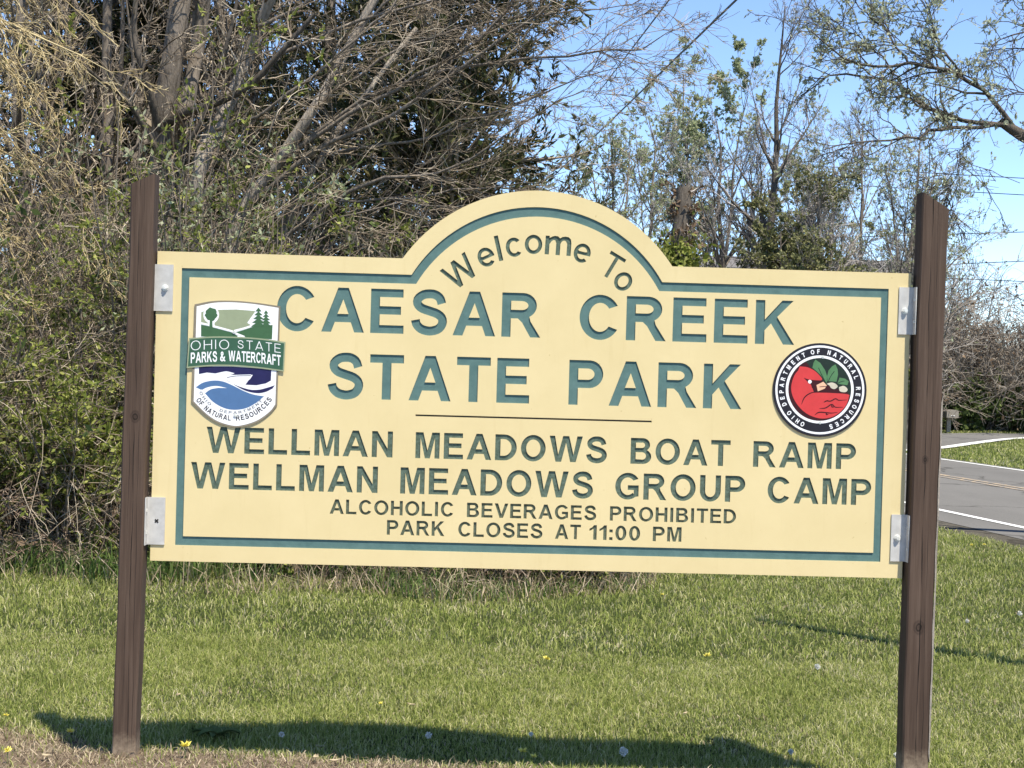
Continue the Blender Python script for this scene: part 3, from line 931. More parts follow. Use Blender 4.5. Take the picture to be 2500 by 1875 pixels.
LINES = [  # words with their left and right pixels, then a top and a base pixel of the line
    ([("CAESAR", 676, 755, 1317, 822), ("CREEK", 1415, 775, 1938, 842)], (1224, 713.7), (1224, 821.9), 0.215, "teal"),
    ([("STATE", 800, 918, 1293, 925), ("PARK", 1389, 930, 1809, 998)], (1714, 887.4), (1712.5, 996.7), 0.215, "teal"),
    ([("WELLMAN", 504.4, 1045, 958.3, 1100), ("MEADOWS", 1014.4, 1090, 1481.7, 1100), ("BOAT", 1539.7, 1100, 1784, 1080), ("RAMP", 1839, 1110, 2090, 1100)], (1760, 1074.6), (1760, 1138), 0.212, "moss"),
    ([("WELLMAN", 466.4, 1130, 922, 1180), ("MEADOWS", 977.5, 1170, 1447.8, 1180), ("GROUP", 1502, 1190, 1819.7, 1180), ("CAMP", 1874, 1200, 2127, 1190)], (2079, 1169), (2079, 1233), 0.212, "moss"),
    ([("ALCOHOLIC", 804.6, 1250, 1107.6, 1240), ("BEVERAGES", 1140, 1245, 1455.7, 1250), ("PROHIBITED", 1489, 1255, 1797, 1260)], (1780, 1243), (1780, 1278.6), 0.212, "moss2"),
    ([("PARK", 944.6, 1285, 1085, 1290), ("CLOSES", 1118.9, 1290, 1324.6, 1290), ("AT", 1355, 1300, 1418, 1300), ("11:00", 1439, 1300, 1562.8, 1300), ("PM", 1594, 1300, 1664, 1300)], (1630, 1286.4), (1630, 1322.5), 0.212, "moss2"),
]
holes = [b_out, b_in]
line_loops = []
for words, tp, bs, s, mt in LINES:
    z0, z1 = sp(*bs)[1], sp(*tp)[1]
    for w, x0, y0, x1, y1 in words:
        lp = word_loops(w, sp(x0, y0)[0], sp(x1, y1)[0], z0, z1 - z0, s, 0.17)
        line_loops.append((lp, mt, w)); holes += lp
WEL = [('W', 566, 701, -37.5), ('e', 727, 587, -24), ('l', 808, 551, -12.5), ('c', 908, 521, -8), ('o', 1040, 501, 0), ('m', 1213, 510, 4), ('e', 1374, 562, 14), ('T', 1560, 668, 31), ('o', 1642, 752, 40)]
WW = {'Welcome': [], 'To': []}
H_W = 0.1035
for k_, (ch, cx, cy, rot) in enumerate(WEL):
    lp = WW['Welcome' if k_ < 7 else 'To']
    bx, bz = sp(950 + cx * .339, 450 + cy * .339)
    gw, gl = glyph(ch, 0.165 if ch in 'elcom' else 0.16)
    a = math.radians(-(rot - 1.6)); c_, s_ = math.cos(a), math.sin(a)
    kx = {'W': .92, 'm': 1.02, 'T': .86, 'e': .92, 'o': .90, 'c': .90}.get(ch, 1.0)
    for l_ in gl:
        q = [((p[0] - gw / 2) * H_W * kx, p[1] * H_W) for p in l_]
        lp.append([(bx + u * c_ - w * s_, bz + u * s_ + w * c_) for u, w in q])
for w, lp in WW.items():
    line_loops.append((lp, "moss", w)); holes += lp
d0, d1 = sp(1014.4, 1013.7), sp(1591, 1029.3)
dz = (d0[1] + d1[1]) / 2
div = [(d0[0], dz - .0035), (d0[0], dz + .0035), (d1[0], dz + .0035), (d1[0], dz - .0035)]
holes.append(div)

mb = MB()
sheet(mb, [outline] + holes, 0.0, 0)
for h_ in holes:
    wall(mb, h_, 0.0, GD + 0.001, 0)
wall(mb, outline, 0.0, BD, 1)
sheet(mb, [outline], BD, 1)
panel = mb.build("panel", ["cream", "board_edge"], sign)

def floor_of(name, loops, mat):
    mb = MB()
    sheet(mb, loops, GD, 0)
    return mb.build(name, mat, panel)
tag(floor_of("border_line", [b_out, b_in], "teal"), "teal routed border line following the arch")
for lp, mt, w in line_loops:
    tag(floor_of("lettering", lp, mt), "routed " + {"teal": "large teal", "moss": "green", "moss2": "small green"}[mt] + " word " + w)
floor_of("divider_line", [div], "black_groove")

# posts
def make_post(name, x0, x1, y0, y1, zl, zr, mat, rawstrip, label, lean=0.0):
    """square timber with chamfered arrises, a slanted top and slightly wandering faces"""
    n = 46
    c = 0.006
    ring = [(x0 + c, y0), (x1 - c, y0), (x1, y0 + c), (x1, y1 - c), (x1 - c, y1), (x0 + c, y1), (x0, y1 - c), (x0, y0 + c)]
    V = []
    r_ = np.random.default_rng(int(abs(x0) * 1000))
    for k in range(n):
        t = k / (n - 1)
        for j, (x, y) in enumerate(ring):
            top = zl + (zr - zl) * (x - x0) / (x1 - x0)
            z = -0.25 + (top + 0.25) * t
            wx = 0.0016 * math.sin(z * 5.1 + x0) + 0.001 * math.sin(z * 13 + j)
            wx += lean * (z - 1.15)
            V.append((x + wx, y + 0.0012 * math.sin(z * 6 + j), z))
    F = []
    for k in range(n - 1):
        for j in range(8):
            F.append((k * 8 + j, k * 8 + (j + 1) % 8, k * 8 + 8 + (j + 1) % 8, k * 8 + 8 + j))
    mb = MB()
    mb.add(V, F)
    b = (n - 1) * 8
    mb.add(V, [(b, b + 1, b + 2, b + 7), (b + 2, b + 3, b + 6, b + 7), (b + 3, b + 4, b + 5, b + 6)])
    o = mb.build(name, mat, sign)
    tag(o, label)
    if rawstrip:
        mb = MB()
        zz = np.linspace(*rawstrip, 40)
        w = 0.004 + 0.006 * pnoise(zz, zz * 0, 14, 4)
        w[0] = w[-1] = 0.0005
        A_ = np.stack([np.full(40, x1 + .0035) + lean * (zz - 1.15), np.full(40, y0 - .001), zz], 1); B_ = A_.copy(); B_[:, 0] -= w; B_[:, 1] -= .0012
        C_ = A_.copy(); C_[:, 1] += 0.022; C_[:, 0] += .002
        k = np.arange(39)
        mb.add(np.vstack([B_, A_, C_]), np.vstack([np.stack([k, k + 40, k + 41, k + 1], 1), np.stack([k + 40, k + 80, k + 81, k + 41], 1)]))
        tag(mb.build("bare_edge", "bark_pale", o), "bare unpainted strip of split timber")
    return o
PF, PB = -0.054, 0.040
def pz(px, py, y=PF):
    p = at(px, py, y); return float(p[0]), float(p[2])
lx0 = np.mean([pz(275, 1780)[0], pz(318, 470)[0]]); lx1 = lx0 + 0.094
rx0 = np.mean([pz(2217, 1400)[0], pz(2252, 480)[0]]); rx1 = np.mean([pz(2282, 1400)[0], pz(2316.6, 520)[0]])
ltl, ltr = pz(318, 449)[1], pz(371, 423)[1]
rtl, rtr = pz(2252, 468)[1], pz(2316.6, 511)[1]
lpm = post_mat("left post stain", 1.0, [(lx0 + .048, .03, .0016, 2.0), (lx0 + .066, .02, .001, 5.0), (lx0 + .03, .02, .0008, 9.0)], [(lx0 + .050, 1.37, .010)])
rpm = post_mat("right post stain", 2.0, [(rx0 + .050, .035, .0022, 1.0), (rx0 + .072, .025, .001, 7.0)], [(rx0 + .045, .60, .012), (rx0 + .05, 1.28, .007)])
make_post("post", lx0, lx1, PF, PB, ltl, ltr, lpm, None, "brown stained timber post with its slanted top rising towards the board", 0.0095)
make_post("post", rx0, rx1, PF, PB, rtl, rtr, rpm, (0.05, 1.55), "brown cracked timber post with its slanted top falling away from the board", 0.0060)

# aluminium angle brackets: a plate on the board, a flange on the post
def bracket(xa, xb, px_post, za, zb_, bolt, label):
    """xa..xb plate on the board face, px_post the post's inner side"""
    mb = MB()
    box(mb, (min(xa, xb), -0.0052, za), (max(xa, xb), -0.0012, zb_))
    s = 1 if px_post > xb else -1
    f0, f1 = px_post - s * 0.0045, px_post - s * 0.0005
    e = xb if s > 0 else xa
    box(mb, (min(e, f1), -0.0053, za), (max(e, f1), -0.0013, zb_))
    box(mb, (min(f0, f1), -0.042, za), (max(f0, f1), -0.0054, zb_))
    o = mb.build("bracket", "alu", sign)
    tag(o, label)
    cx, cz = (xa + xb) / 2, (za + zb_) / 2
    if bolt:
        m2 = MB()
        disc(m2, (cx, cz), 0.0140, -0.0075, -0.0052, 20)
        disc(m2, (cx, cz), 0.0105, -0.0140, -0.0074, 6)
        disc(m2, (cx, cz), 0.0060, -0.0175, -0.0139, 12)
        m2.build("bolt", "steel", o)
    else:
        m2 = MB()
        for a in (45, 135):
            c_, s_ = math.cos(math.radians(a)), math.sin(math.radians(a))
            for q in (1,):
                L_, w_ = 0.009, 0.0028
                P_ = [(-L_, -w_), (L_, -w_), (L_, w_), (-L_, w_)]
                yv = -0.0060 if a == 45 else -0.0065
                m2.add([(cx + x * c_ - z * s_, yv, cz + x * s_ + z * c_) for x, z in P_] + [(cx + x * c_ - z * s_, -0.0052, cz + x * s_ + z * c_) for x, z in P_],
                       [(0, 1, 2, 3), (0, 1, 5, 4), (1, 2, 6, 5), (2, 3, 7, 6), (3, 0, 4, 7)])
        m2.build("screw_hole", "hole", o)
    for q in (0.27, 0.73):
        m2 = MB()
        zz = za + (zb_ - za) * q
        xx = f0 - s * 0.0035
        box(m2, (min(xx, f0), -0.032, zz - .006), (max(xx, f0), -0.022, zz + .006))
        m2.build("flange_screw", "steel", o)
    return o
def pl(x0, x1, y0, y1):
    a, b = at(x0, y0, -0.005), at(x1, y1, -0.005)
    return float(a[0]), float(b[0]), float(b[2]), float(a[2])
for (px0, px1, py0, py1, side, bolt, lab) in ((385, 421, 645, 760, -1, True, "upper bracket with a bright bolt beside the left post"), (363.5, 401, 1213.5, 1330, -1, False, "lower bracket with a dark cross-shaped hole and no bolt"),
                                             (2196, 2222, 701, 817, 1, True, "upper bracket on the black-edged right end of the board"), (2177, 2203, 1256, 1371, 1, True, "lower bracket with a bolt beside the cracked right post")):
    xa, xb, za, zb_ = pl(px0, px1, py0, py1)
    bracket(xa, xb, lx1 if side < 0 else rx0, za, zb_, bolt, lab)

# ---------------------------------------------------------------- shield emblem
sh = empty("shield_emblem", (0, 0, 0))
sh.parent = sign
sh.scale = (1, 0.36, 1)
tag(sh, "white and green shield emblem with a tree, a boat and a banner")
def S(pts):
    """traced from an enlargement of the emblem, laid on the board's plane"""
    return [sp(430 + x * .229, 700 + y * .229) for x, y in pts]
def curve_loop(pts, K=40):
    q = resample([(x, y, 0) for x, y in pts], K)
    return [(a, b) for a, b, _ in q]
def slab(name, loop, y0, y1, mats, parent):
    mb = MB(); sheet(mb, [loop], y0, 0); wall(mb, loop, y0, y1, 1 if len(mats) > 1 else 0)
    return mb.build(name, mats, parent)
def paint(name, loops_list, y, mat, parent):
    mb = MB()
    for lp in loops_list:
        sheet(mb, lp if isinstance(lp[0][0], (tuple, list)) else [lp], y, 0)
    return mb.build(name, mat, parent)
top = curve_loop([(200, 188), (400, 152), (620, 150), (850, 170), (1112, 208)], 24)
bot = curve_loop([(1078, 1265), (1010, 1345), (880, 1440), (720, 1492), (600, 1497), (440, 1450), (300, 1360), (165, 1228)], 30)
s_out = top + bot
s_in = curve_loop([(222, 210), (410, 172), (620, 168), (850, 188), (1094, 226)], 24) + curve_loop([(1058, 1255), (1000, 1330), (870, 1422), (715, 1474), (600, 1479), (445, 1432), (315, 1345), (190, 1220)], 30)
slab("shield_plate", S(s_out), -0.013, -0.0005, ["edge_grey", "edge_grey"], sh)
paint("white_field", [S(s_in)], -0.0136, "white", sh)
# landscape window
win_sky = [(270, 272), (300, 262), (420, 247), (640, 243), (830, 258), (960, 290), (1032, 310), (1030, 400), (850, 420), (640, 470), (600, 470), (380, 420), (268, 385)]
paint("landscape_sky", [S(win_sky)], -0.0140, "em_sage", sh)
halo = [ell(376, 300, 84, 92, 0, 350, 24), [(340, 360), (412, 360), (412, 440), (340, 440)],
        stroke([(262, 388), (330, 402), (380, 415), (590, 472), (625, 492), (730, 535)], 20, 24), stroke([(625, 470), (740, 440), (850, 402), (880, 395)], 20, 20),
        [(880, 215), (760, 385), (800, 410), (1035, 410), (1035, 290), (1000, 290), (958, 240), (925, 260)]]
for q, h_ in enumerate(halo):
    halo[q] = S(h_)
paint("landscape_outline", halo[:1], -0.0143, "white", sh)
paint("landscape_outline", halo[1:2], -0.01435, "white", sh)
paint("landscape_outline", halo[4:5], -0.01432, "white", sh)
hill_l = [(268, 405), (350, 420), (400, 435), (590, 486), (660, 525), (640, 548), (268, 530)]
hill_r = [(640, 485), (740, 455), (850, 418), (1030, 408), (1024, 560), (760, 545), (690, 512)]
paint("hills", [S(hill_l)], -0.0146, "em_green", sh); paint("hills", [S(hill_r)], -0.01465, "em_green", sh)
paint("landscape_outline", halo[2:3], -0.0149, "white", sh)
paint("landscape_outline", halo[3:4], -0.01495, "white", sh)
crown = [(376 + (64 + 5 * math.sin(7 * t) + 3 * math.sin(13 * t)) * math.cos(t), 294 + (70 + 5 * math.sin(6 * t)) * math.sin(t)) for t in np.linspace(0, 2 * math.pi, 40, endpoint=False)]
paint("round_tree", [S(crown)], -0.0152, "em_green", sh)
paint("round_tree", [S([(362, 350), (388, 350), (392, 440), (356, 440)])], -0.01525, "em_green", sh)
def fir(cx, top_, bot_, w):
    L_, R_ = [], []
    n = 5
    for k in range(n):
        t0, t1 = k / n, (k + 1) / n
        y1_ = top_ + (bot_ - top_) * t1
        wo = w * (0.25 + 0.75 * t1)
        L_ += [(cx - wo * 0.45 * t0, top_ + (bot_ - top_) * t0 + 4), (cx - wo, y1_)]
        R_ += [(cx + wo * 0.45 * t0, top_ + (bot_ - top_) * t0 + 4), (cx + wo, y1_)]
    return [(cx, top_)] + L_[1:] + R_[1:][::-1]
paint("fir_tree", [S(fir(880, 222, 425, 82))], -0.0153, "em_green", sh)
paint("fir_tree", [S(fir(960, 250, 425, 62))], -0.01535, "em_green", sh)
# water window
navy = [(245, 850), (600, 852), (1018, 880), (1012, 1000), (960, 1030), (860, 1050), (740, 1045), (810, 950), (800, 935), (600, 940), (430, 925), (330, 915), (245, 932)]
paint("night_water", [S(navy)], -0.0140, "em_navy", sh)
navy2 = curve_loop([(520, 985), (640, 1050), (780, 1095), (880, 1098), (960, 1080), (1055, 1050)], 20) + curve_loop([(1030, 1085), (960, 1120), (870, 1135), (760, 1115), (660, 1068), (560, 1005)], 20)
paint("night_water", [S(navy2)], -0.01405, "em_navy", sh)
paint("boat_wake", [S(curve_loop([(420, 925), (520, 903), (560, 905), (625, 922)], 14) + curve_loop([(600, 935), (520, 942), (450, 940)], 8))], -0.0143, "white", sh)
paint("boat_hull", [S([(530, 972), (600, 948), (700, 940), (820, 940), (790, 985), (720, 1040), (640, 1025)])], -0.0146, "white", sh)
paint("boat_hull", [S(stroke([(545, 968), (640, 952), (800, 948)], 7, 12))], -0.0149, "em_navy", sh)
blue = curve_loop([(212, 1072), (290, 1022), (400, 1000), (500, 1010), (600, 1050), (720, 1110), (830, 1150), (940, 1168)], 26) + curve_loop([(860, 1235), (760, 1290), (640, 1312), (520, 1295), (400, 1230), (310, 1135)], 22) + curve_loop([(330, 1110), (300, 1100), (262, 1096)], 6)
paint("lake_wave", [S(blue)], -0.0140, "em_blue", sh)
paint("lake_wave", [S(curve_loop([(262, 1110), (330, 1075), (430, 1058), (545, 1080)], 16) + curve_loop([(450, 1078), (370, 1095), (305, 1140)], 12))], -0.0143, "white", sh)
# banner
ban = curve_loop([(140, 548), (400, 530), (700, 536), (940, 555), (1168, 590)], 24) + curve_loop([(1152, 905), (900, 872), (650, 850), (400, 846), (115, 868)], 24)
bin_ = curve_loop([(152, 562), (400, 545), (700, 551), (940, 570), (1154, 604)], 24) + curve_loop([(1140, 888), (900, 856), (650, 834), (400, 830), (130, 850)], 24)
bn = slab("banner", S(ban), -0.0205, -0.0137, ["em_sage", "edge_grey"], sh)
paint("banner_field", [S(bin_)], -0.0211, "em_banner", sh)

def curved_word(w, f, u0, u1, h, s, gap=.2):
    """word between u0 and u1 along a curve; f(u, v) gives the enlargement's pixel for a letter point"""
    adv, items = 0.0, []
    for ch in w:
        if ch == ' ':
            adv += .5; continue
        gw, lp = glyph(ch, s); items.append((adv, gw, lp)); adv += gw + gap
    tot = adv - gap
    k = (u1 - u0) / tot
    return [[f(u0 + (a + p[0]) * k, p[1] * h) for p in lp] for a, gw, lps in items for lp in lps], items
def bansag(x, base):
    return base + np.interp(x, [115, 400, 650, 900, 1160], [10, -8, -3, 16, 50])
def text_paint(name, loops, y, mat, parent, conv):
    mb = MB()
    sheet(mb, [conv(l_) for l_ in loops], y, 0)
    return mb.build(name, mat, parent)
for w, fn in (("OHIO", lambda w: curved_word(w, lambda u, v: (u, bansag(u, 672) - v), 160, 568, 100, .085, .32)), ("STATE", lambda w: curved_word(w, lambda u, v: (u, bansag(u, 662) - v), 655, 1118, 94, .09, .32)),
              ("PARKS", lambda w: curved_word(w, lambda u, v: (u, bansag(u, 808) - v), 160, 440, 112, .20, .12)), ("&", lambda w: curved_word(w, lambda u, v: (u, bansag(u, 802) - v), 470, 530, 104, .2)),
              ("WATERCRAFT", lambda w: curved_word(w, lambda u, v: (u, bansag(u, 798) - v), 562, 1118, 112, .20, .12))):
    text_paint("banner_lettering", fn(w)[0], -0.0216, "white", sh, S)
def arcf(cx, cy, r):
    def f(u, v):
        a = math.radians(u)
        rr = r - v
        return cx + rr * math.sin(a), cy - rr * math.cos(a)
    return f
# lower lettering follows the shield's foot (reads left to right, letters upright on a bowl)
for w, a0, a1, rr, hh_, st_, gp, mt in (("OHIO", 64, 38, 412, 30, .20, .42, "em_grey"), ("DEPARTMENT", 22, -48, 412, 30, .20, .42, "em_grey"),
                                       ("OF", 57, 47, 484, 56, .22, .22, "em_black"), ("NATURAL", 42, 4, 484, 56, .22, .22, "em_black"), ("RESOURCES", -3, -58, 484, 56, .22, .22, "em_black")):
    lw = curved_word(w, lambda u, v: (617 + (rr - v) * -math.sin(math.radians(u)), 945 + (rr - v) * math.cos(math.radians(u))), a0, a1, hh_, st_, gp)[0]
    text_paint("foot_lettering", lw, -0.0141, mt, sh, S)
for (x, y) in ((622, 486), (632, 1372)):
    mb = MB()
    c_ = S([(x, y)])[0]
    disc(mb, c_, 0.0068, -0.0215, -0.0139, 12); disc(mb, c_, 0.0035, -0.0245, -0.0214, 8)
    mb.build("fixing_screw", "steel", sh)

# ---------------------------------------------------------------- round emblem
re_ = empty("round_emblem", (0, 0, 0))
re_.parent = sign
re_.scale = (1, 0.36, 1)
tag(re_, "round black and white emblem with a red bird and green leaves")
def C(pts):
    return [sp(1860 + x * .16878, 810 + y * .16878) for x, y in pts]
def circ(r, n=64, cx=835, cy=840):
    return ell(cx, cy, r, r, 0, 360 - 360 / n, n)
slab("emblem_disc", C(circ(678, 64, 833, 842)), -0.013, -0.0005, ["em_black", "edge_grey"], re_)
paint("white_ring", [[C(circ(643)), C(circ(613))]], -0.0136, "white", re_)
paint("white_ring", [[C(circ(492, cx=833, cy=834)), C(circ(455, cx=833, cy=834))]], -0.0136, "white", re_)
paint("dark_backdrop", [C(circ(454, cx=833, cy=834))], -0.0136, "em_maroon", re_)
back = [(640, 440)] + ell(833, 834, 452, 452, -125, 15, 30) + [(1245, 880), (900, 760), (760, 560), (700, 520)]
paint("dark_backdrop", [C(back)], -0.0139, "em_dkgreen", re_)
bird = [(545, 500), (650, 512), (740, 552), (810, 610), (868, 690), (780, 715), (728, 735), (712, 785), (745, 850), (745, 880), (800, 880), (1000, 885), (1240, 905), (1252, 950), (1225, 1040), (1170, 1120), (1090, 1190), (1000, 1235), (880, 1255), (760, 1235), (640, 1180), (530, 1080), (450, 950), (420, 820), (440, 700), (480, 610), (535, 545)]
paint("bird", [C(curve_loop(bird, 110)[:-1])], -0.0142, "em_red", re_)
paint("bird_mask", [C([(600, 665), (680, 692), (770, 700), (872, 705), (885, 728), (790, 775), (808, 866), (745, 865), (722, 800), (700, 755), (660, 725)])], -0.0145, "em_maroon", re_)
paint("bird_eye", [C(circ(27, 14, 690, 722))], -0.0149, "white", re_)
paint("beak", [C([(785, 770), (885, 722), (935, 775), (905, 822), (805, 862)])], -0.0149, "em_beak", re_)
paint("beak", [C(stroke([(830, 798), (870, 792), (925, 790)], 9, 8))], -0.0153, "em_maroon", re_)
lv = [[(770, 402), (840, 450), (910, 555), (940, 650), (935, 742), (850, 630), (800, 580), (727, 520), (742, 450)],
      [(1060, 472), (1090, 540), (1097, 620), (1075, 722), (945, 715), (940, 640), (960, 560), (1010, 500)], [(1120, 662), (1200, 678), (1252, 715), (1232, 772), (1085, 752)]]
for k, l_ in enumerate(lv):
    paint("leaf", [C(l_)], -0.0146 - k * .0001, "em_leaf", re_)
paint("leaf_vein", [C(stroke([(815, 520), (850, 600), (900, 700), (935, 770)], 10, 12))], -0.0151, "em_dkgreen", re_)
paint("leaf_vein", [C(stroke([(1045, 570), (1000, 630), (955, 715)], 10, 10))], -0.01512, "em_dkgreen", re_)
paint("leaf_vein", [C(stroke([(1080, 755), (1130, 725), (1190, 712)], 9, 10))], -0.01514, "em_dkgreen", re_)
paint("berry", [C(curve_loop([(930, 752), (1000, 733), (1060, 750), (1092, 790), (1050, 828), (1000, 815), (970, 775), (930, 752)], 30)[:-1])], -0.0149, "em_cream", re_)
paint("berry", [C(curve_loop([(1110, 800), (1180, 782), (1235, 830), (1205, 872), (1125, 860), (1110, 800)], 30)[:-1])], -0.01492, "em_cream", re_)
ft = [[(570, 1050), (600, 970), (650, 915), (720, 880), (800, 868)], [(915, 1000), (990, 1002), (1060, 968), (1110, 990), (1225, 985)], [(830, 1110), (920, 1100), (1005, 1050), (1060, 1090), (1170, 1090)], [(760, 1205), (820, 1165), (935, 1170), (1000, 1175), (1090, 1165)],
      [(890, 1020), (930, 1000), (960, 990)], [(930, 1165), (930, 1195), (960, 1190)], [(1005, 1050), (1010, 1085), (1040, 1088)]]
for k, l_ in enumerate(ft):
    paint("feather_line", [C(stroke(l_, 17, 20, [.35, 1, 1, .8, .35]))], -0.0146 - k * .00006, "em_maroon", re_)
RT = [("OHIO", -153, -127), ("DEPARTMENT", -112, -25), ("OF", -11, -2), ("NATURAL", 14, 71), ("RESOURCES", 88, 163)]
for w, a0, a1 in RT:
    items, l5 = [], []
    for ch in w:
        gw, lp_ = glyph(ch, .24); items.append((gw, lp_))
    n = len(items)
    for k, (gw, lp_) in enumerate(items):
        th = math.radians(a0 + (a1 - a0) * (k + .0) / max(1, n - 1))
        u = (math.cos(th), math.sin(th)); r_ = (math.sin(th), -math.cos(th))
        for l_ in lp_:
            q = []
            for p in l_:
                a_ = (p[0] - gw / 2) * 52; b_ = 522 + p[1] * 66
                q.append((835 + u[0] * a_ + r_[0] * b_, 840 + u[1] * a_ + r_[1] * b_))
            l5.append(q)
    text_paint("ring_lettering", l5, -0.0136, "white", re_, C)
for (x, y) in ((878, 365), (838, 1312)):
    mb = MB()
    c_ = C([(x, y)])[0]
    disc(mb, c_, 0.0068, -0.0165, -0.0131, 12); disc(mb, c_, 0.0035, -0.0195, -0.0164, 8)
    mb.build("fixing_screw", "steel", re_)
# ------------------------------------------------------------------ trees and shrubs
def limb(pts, y, r0, r1, K=14, rng=None):
    """limb through photograph pixels (2212 px frame) at distance y (a number or one per point)"""
    ys = y if isinstance(y, (list, tuple)) else [y] * len(pts)
    if rng is not None:
        ys = [q + rng.normal() * 0.12 for q in ys]
    P = resample([av(px, py, yy) for (px, py), yy in zip(pts, ys)], K)
    return P, np.linspace(r0, r1, K)

def stack_limbs(ls):
    return np.stack([l[0] for l in ls]), np.stack([l[1] for l in ls])

def shoots(rng, P, R, spec):
    """levels of side shoots; returns list of (P, R)"""
    out = []
    for s in spec:
        P, R = grow(rng, P, R, **s)
        out.append((P, R))
    return out

def woody(name, label, cat, base, limbs, spec, bark, twig, rng, group=None, sides=8, leaf=None, root=None):
    t = empty(name, base, label, cat, group)
    mb = MB()
    P, R = stack_limbs(limbs)
    P = P + rng.normal(size=P.shape) * 0.006
    V, F = tubes(P, R, sides); mb.add(V, F)
    mb.build("trunk", bark, t, smooth=True)
    lv = shoots(rng, P, R, spec)
    mb = MB()
    for k, (p, r) in enumerate(lv):
        V, F = tubes(p, r, 5 if k == 0 else (4 if k == 1 else 3)); mb.add(V, F, 0)
    mats = [twig]
    if leaf:
        mats.append(leaf["mat"])
        p = np.concatenate([lv[-1][0]])
        if leaf.get("share", 1) < 1:
            p = p[rng.random(len(p)) < leaf["share"]]
        if leaf.get("zone") is not None:
            tip = p[:, -1]
            p = p[leaf["zone"](tip)]
        pos, d = sample(rng, p, leaf["n"], 0.3)
        V, F = leaves(rng, pos, d, leaf["size"], leaf.get("wide", .5), leaf.get("spread", .9)); mb.add(V, F, 1)
    mb.build("crown", mats, t)
    return t

def straight_trunk(base, H, r0, lean=(0, 0), wig=0.12, K=14, rng=None, r1=0.02):
    z = np.linspace(-0.1, H, K)
    w = np.cumsum(rng.normal(size=(K, 2)) * wig, axis=0) * np.linspace(0, 1, K)[:, None]
    P = np.stack([base[0] + lean[0] * z + w[:, 0], base[1] + lean[1] * z + w[:, 1], z], 1)
    R = r0 + (r1 - r0) * np.linspace(0, 1, K) ** 0.8
    R[0] *= 1.5; R[1] *= 1.1
    return P, R

def ground_under(px, y):
    """ground point below photograph column px at distance y"""
    p = av(px, 850, y)
    return (float(p[0]), float(y), 0.0)

# --- the big many-stemmed bare tree behind the left post
rg = np.random.default_rng(101)
YC = 8.0
main = [limb([(338, 1185), (350, 800), (349, 500), (352, 300), (372, 120), (395, -40), (415, -220)], YC, .13, .10, rng=rg),
        limb([(392, 1185), (392, 700), (390, 430), (402, 250), (432, 60), (445, -160)], YC + .15, .10, .07, rng=rg),
        limb([(400, 1185), (418, 600), (432, 360), (470, 270), (530, 140), (582, 0), (640, -140)], YC - .1, .085, .05, rng=rg),
        limb([(430, 1185), (472, 700), (515, 470), (600, 350), (680, 230), (746, 112), (840, -60)], YC - .2, .07, .035, rng=rg),
        limb([(455, 1185), (520, 760), (590, 560), (640, 430), (700, 330), (790, 200), (900, 60)], YC + .2, .05, .02, rng=rg)]
dark = [limb([(352, 272), (400, 242), (460, 225), (537, 186), (600, 120), (680, 30)], [YC, YC - .2, YC - .3, YC - .4, YC - .5, YC - .6], .05, .02),
        limb([(346, 280), (325, 205), (305, 140), (290, 60), (300, -60)], [YC - .05, YC - .2, YC - .3, YC - .3, YC - .3], .045, .02),
        limb([(350, 345), (300, 255), (262, 205), (190, 150), (100, 50)], [YC - .05, YC - .3, YC - .4, YC - .6, YC - .8], .03, .01),
        limb([(345, 420), (390, 330), (440, 250), (500, 60), (520, -60)], [YC - .05, YC - .3, YC - .4, YC - .5, YC - .5], .03, .015)]
far = [limb([(520, 455), (650, 345), (745, 295), (887, 224), (1081, 86), (1200, 0), (1290, -60)], [7.8, 7.6, 7.4, 7.2, 7, 6.8, 6.7], .042, .008),
       limb([(590, 530), (801, 392), (950, 377), (1044, 321), (1186, 231), (1262, 196)], [7.8, 7.4, 7.2, 7, 6.8, 6.7], .03, .005),
       limb([(600, 350), (800, 200), (1000, 150), (1186, 123), (1357, 105), (1402, 93), (1478, 56)], [7.8, 7.5, 7.2, 7, 6.8, 6.7, 6.6], .030, .004),
       limb([(600, 355), (760, 240), (930, 150), (1060, 60), (1150, -40)], [7.8, 7.5, 7.3, 7.1, 7], .035, .012),
       limb([(640, 440), (850, 430), (1000, 410), (1120, 400), (1228, 372)], [7.9, 7.5, 7.2, 7, 6.9], .022, .004),
       limb([(560, 60), (640, 20), (720, -40), (800, -120)], [7.8, 7.7, 7.6, 7.5], .032, .015),
       limb([(690, 215), (770, 80), (839, 0), (950, -90)], [7.7, 7.6, 7.5, 7.4], .03, .014),
       limb([(600, 120), (850, 20), (1080, -16), (1330, -50)], [7.8, 7.5, 7.2, 7], .03, .006),
       limb([(680, 230), (900, 90), (1150, 30), (1420, 8)], [7.7, 7.4, 7.1, 6.9], .026, .004),
       limb([(700, 330), (900, 300), (1060, 250), (1240, 170), (1370, 130)], [7.8, 7.5, 7.3, 7.1, 7], .024, .004),
       limb([(600, 545), (740, 470), (900, 440), (1040, 450), (1180, 400)], [7.6, 7.2, 7.0, 6.9, 6.8], .018, .003),
       limb([(470, 280), (560, 240), (680, 160), (800, 60), (900, -40)], [7.7, 7.3, 7.1, 7, 7], .028, .012)]
allp = main + dark + far
sel = [stack_limbs(main[2:] + dark), stack_limbs(far)]
t = empty("bare_tree", ground_under(370, YC), "big bare many-stemmed tree behind the left post, its twigs reaching into the sky", "tree")
mb = MB()
P, R = stack_limbs(main); P = P + rg.normal(size=P.shape) * .008; R = R * (1 + .1 * rg.normal(size=R.shape)); mb.add(*tubes(P[:2], R[:2], 12), 0); mb.add(*tubes(P[2:], R[2:], 10), 2)
P, R = stack_limbs(dark); mb.add(*tubes(P, R, 7), 1)
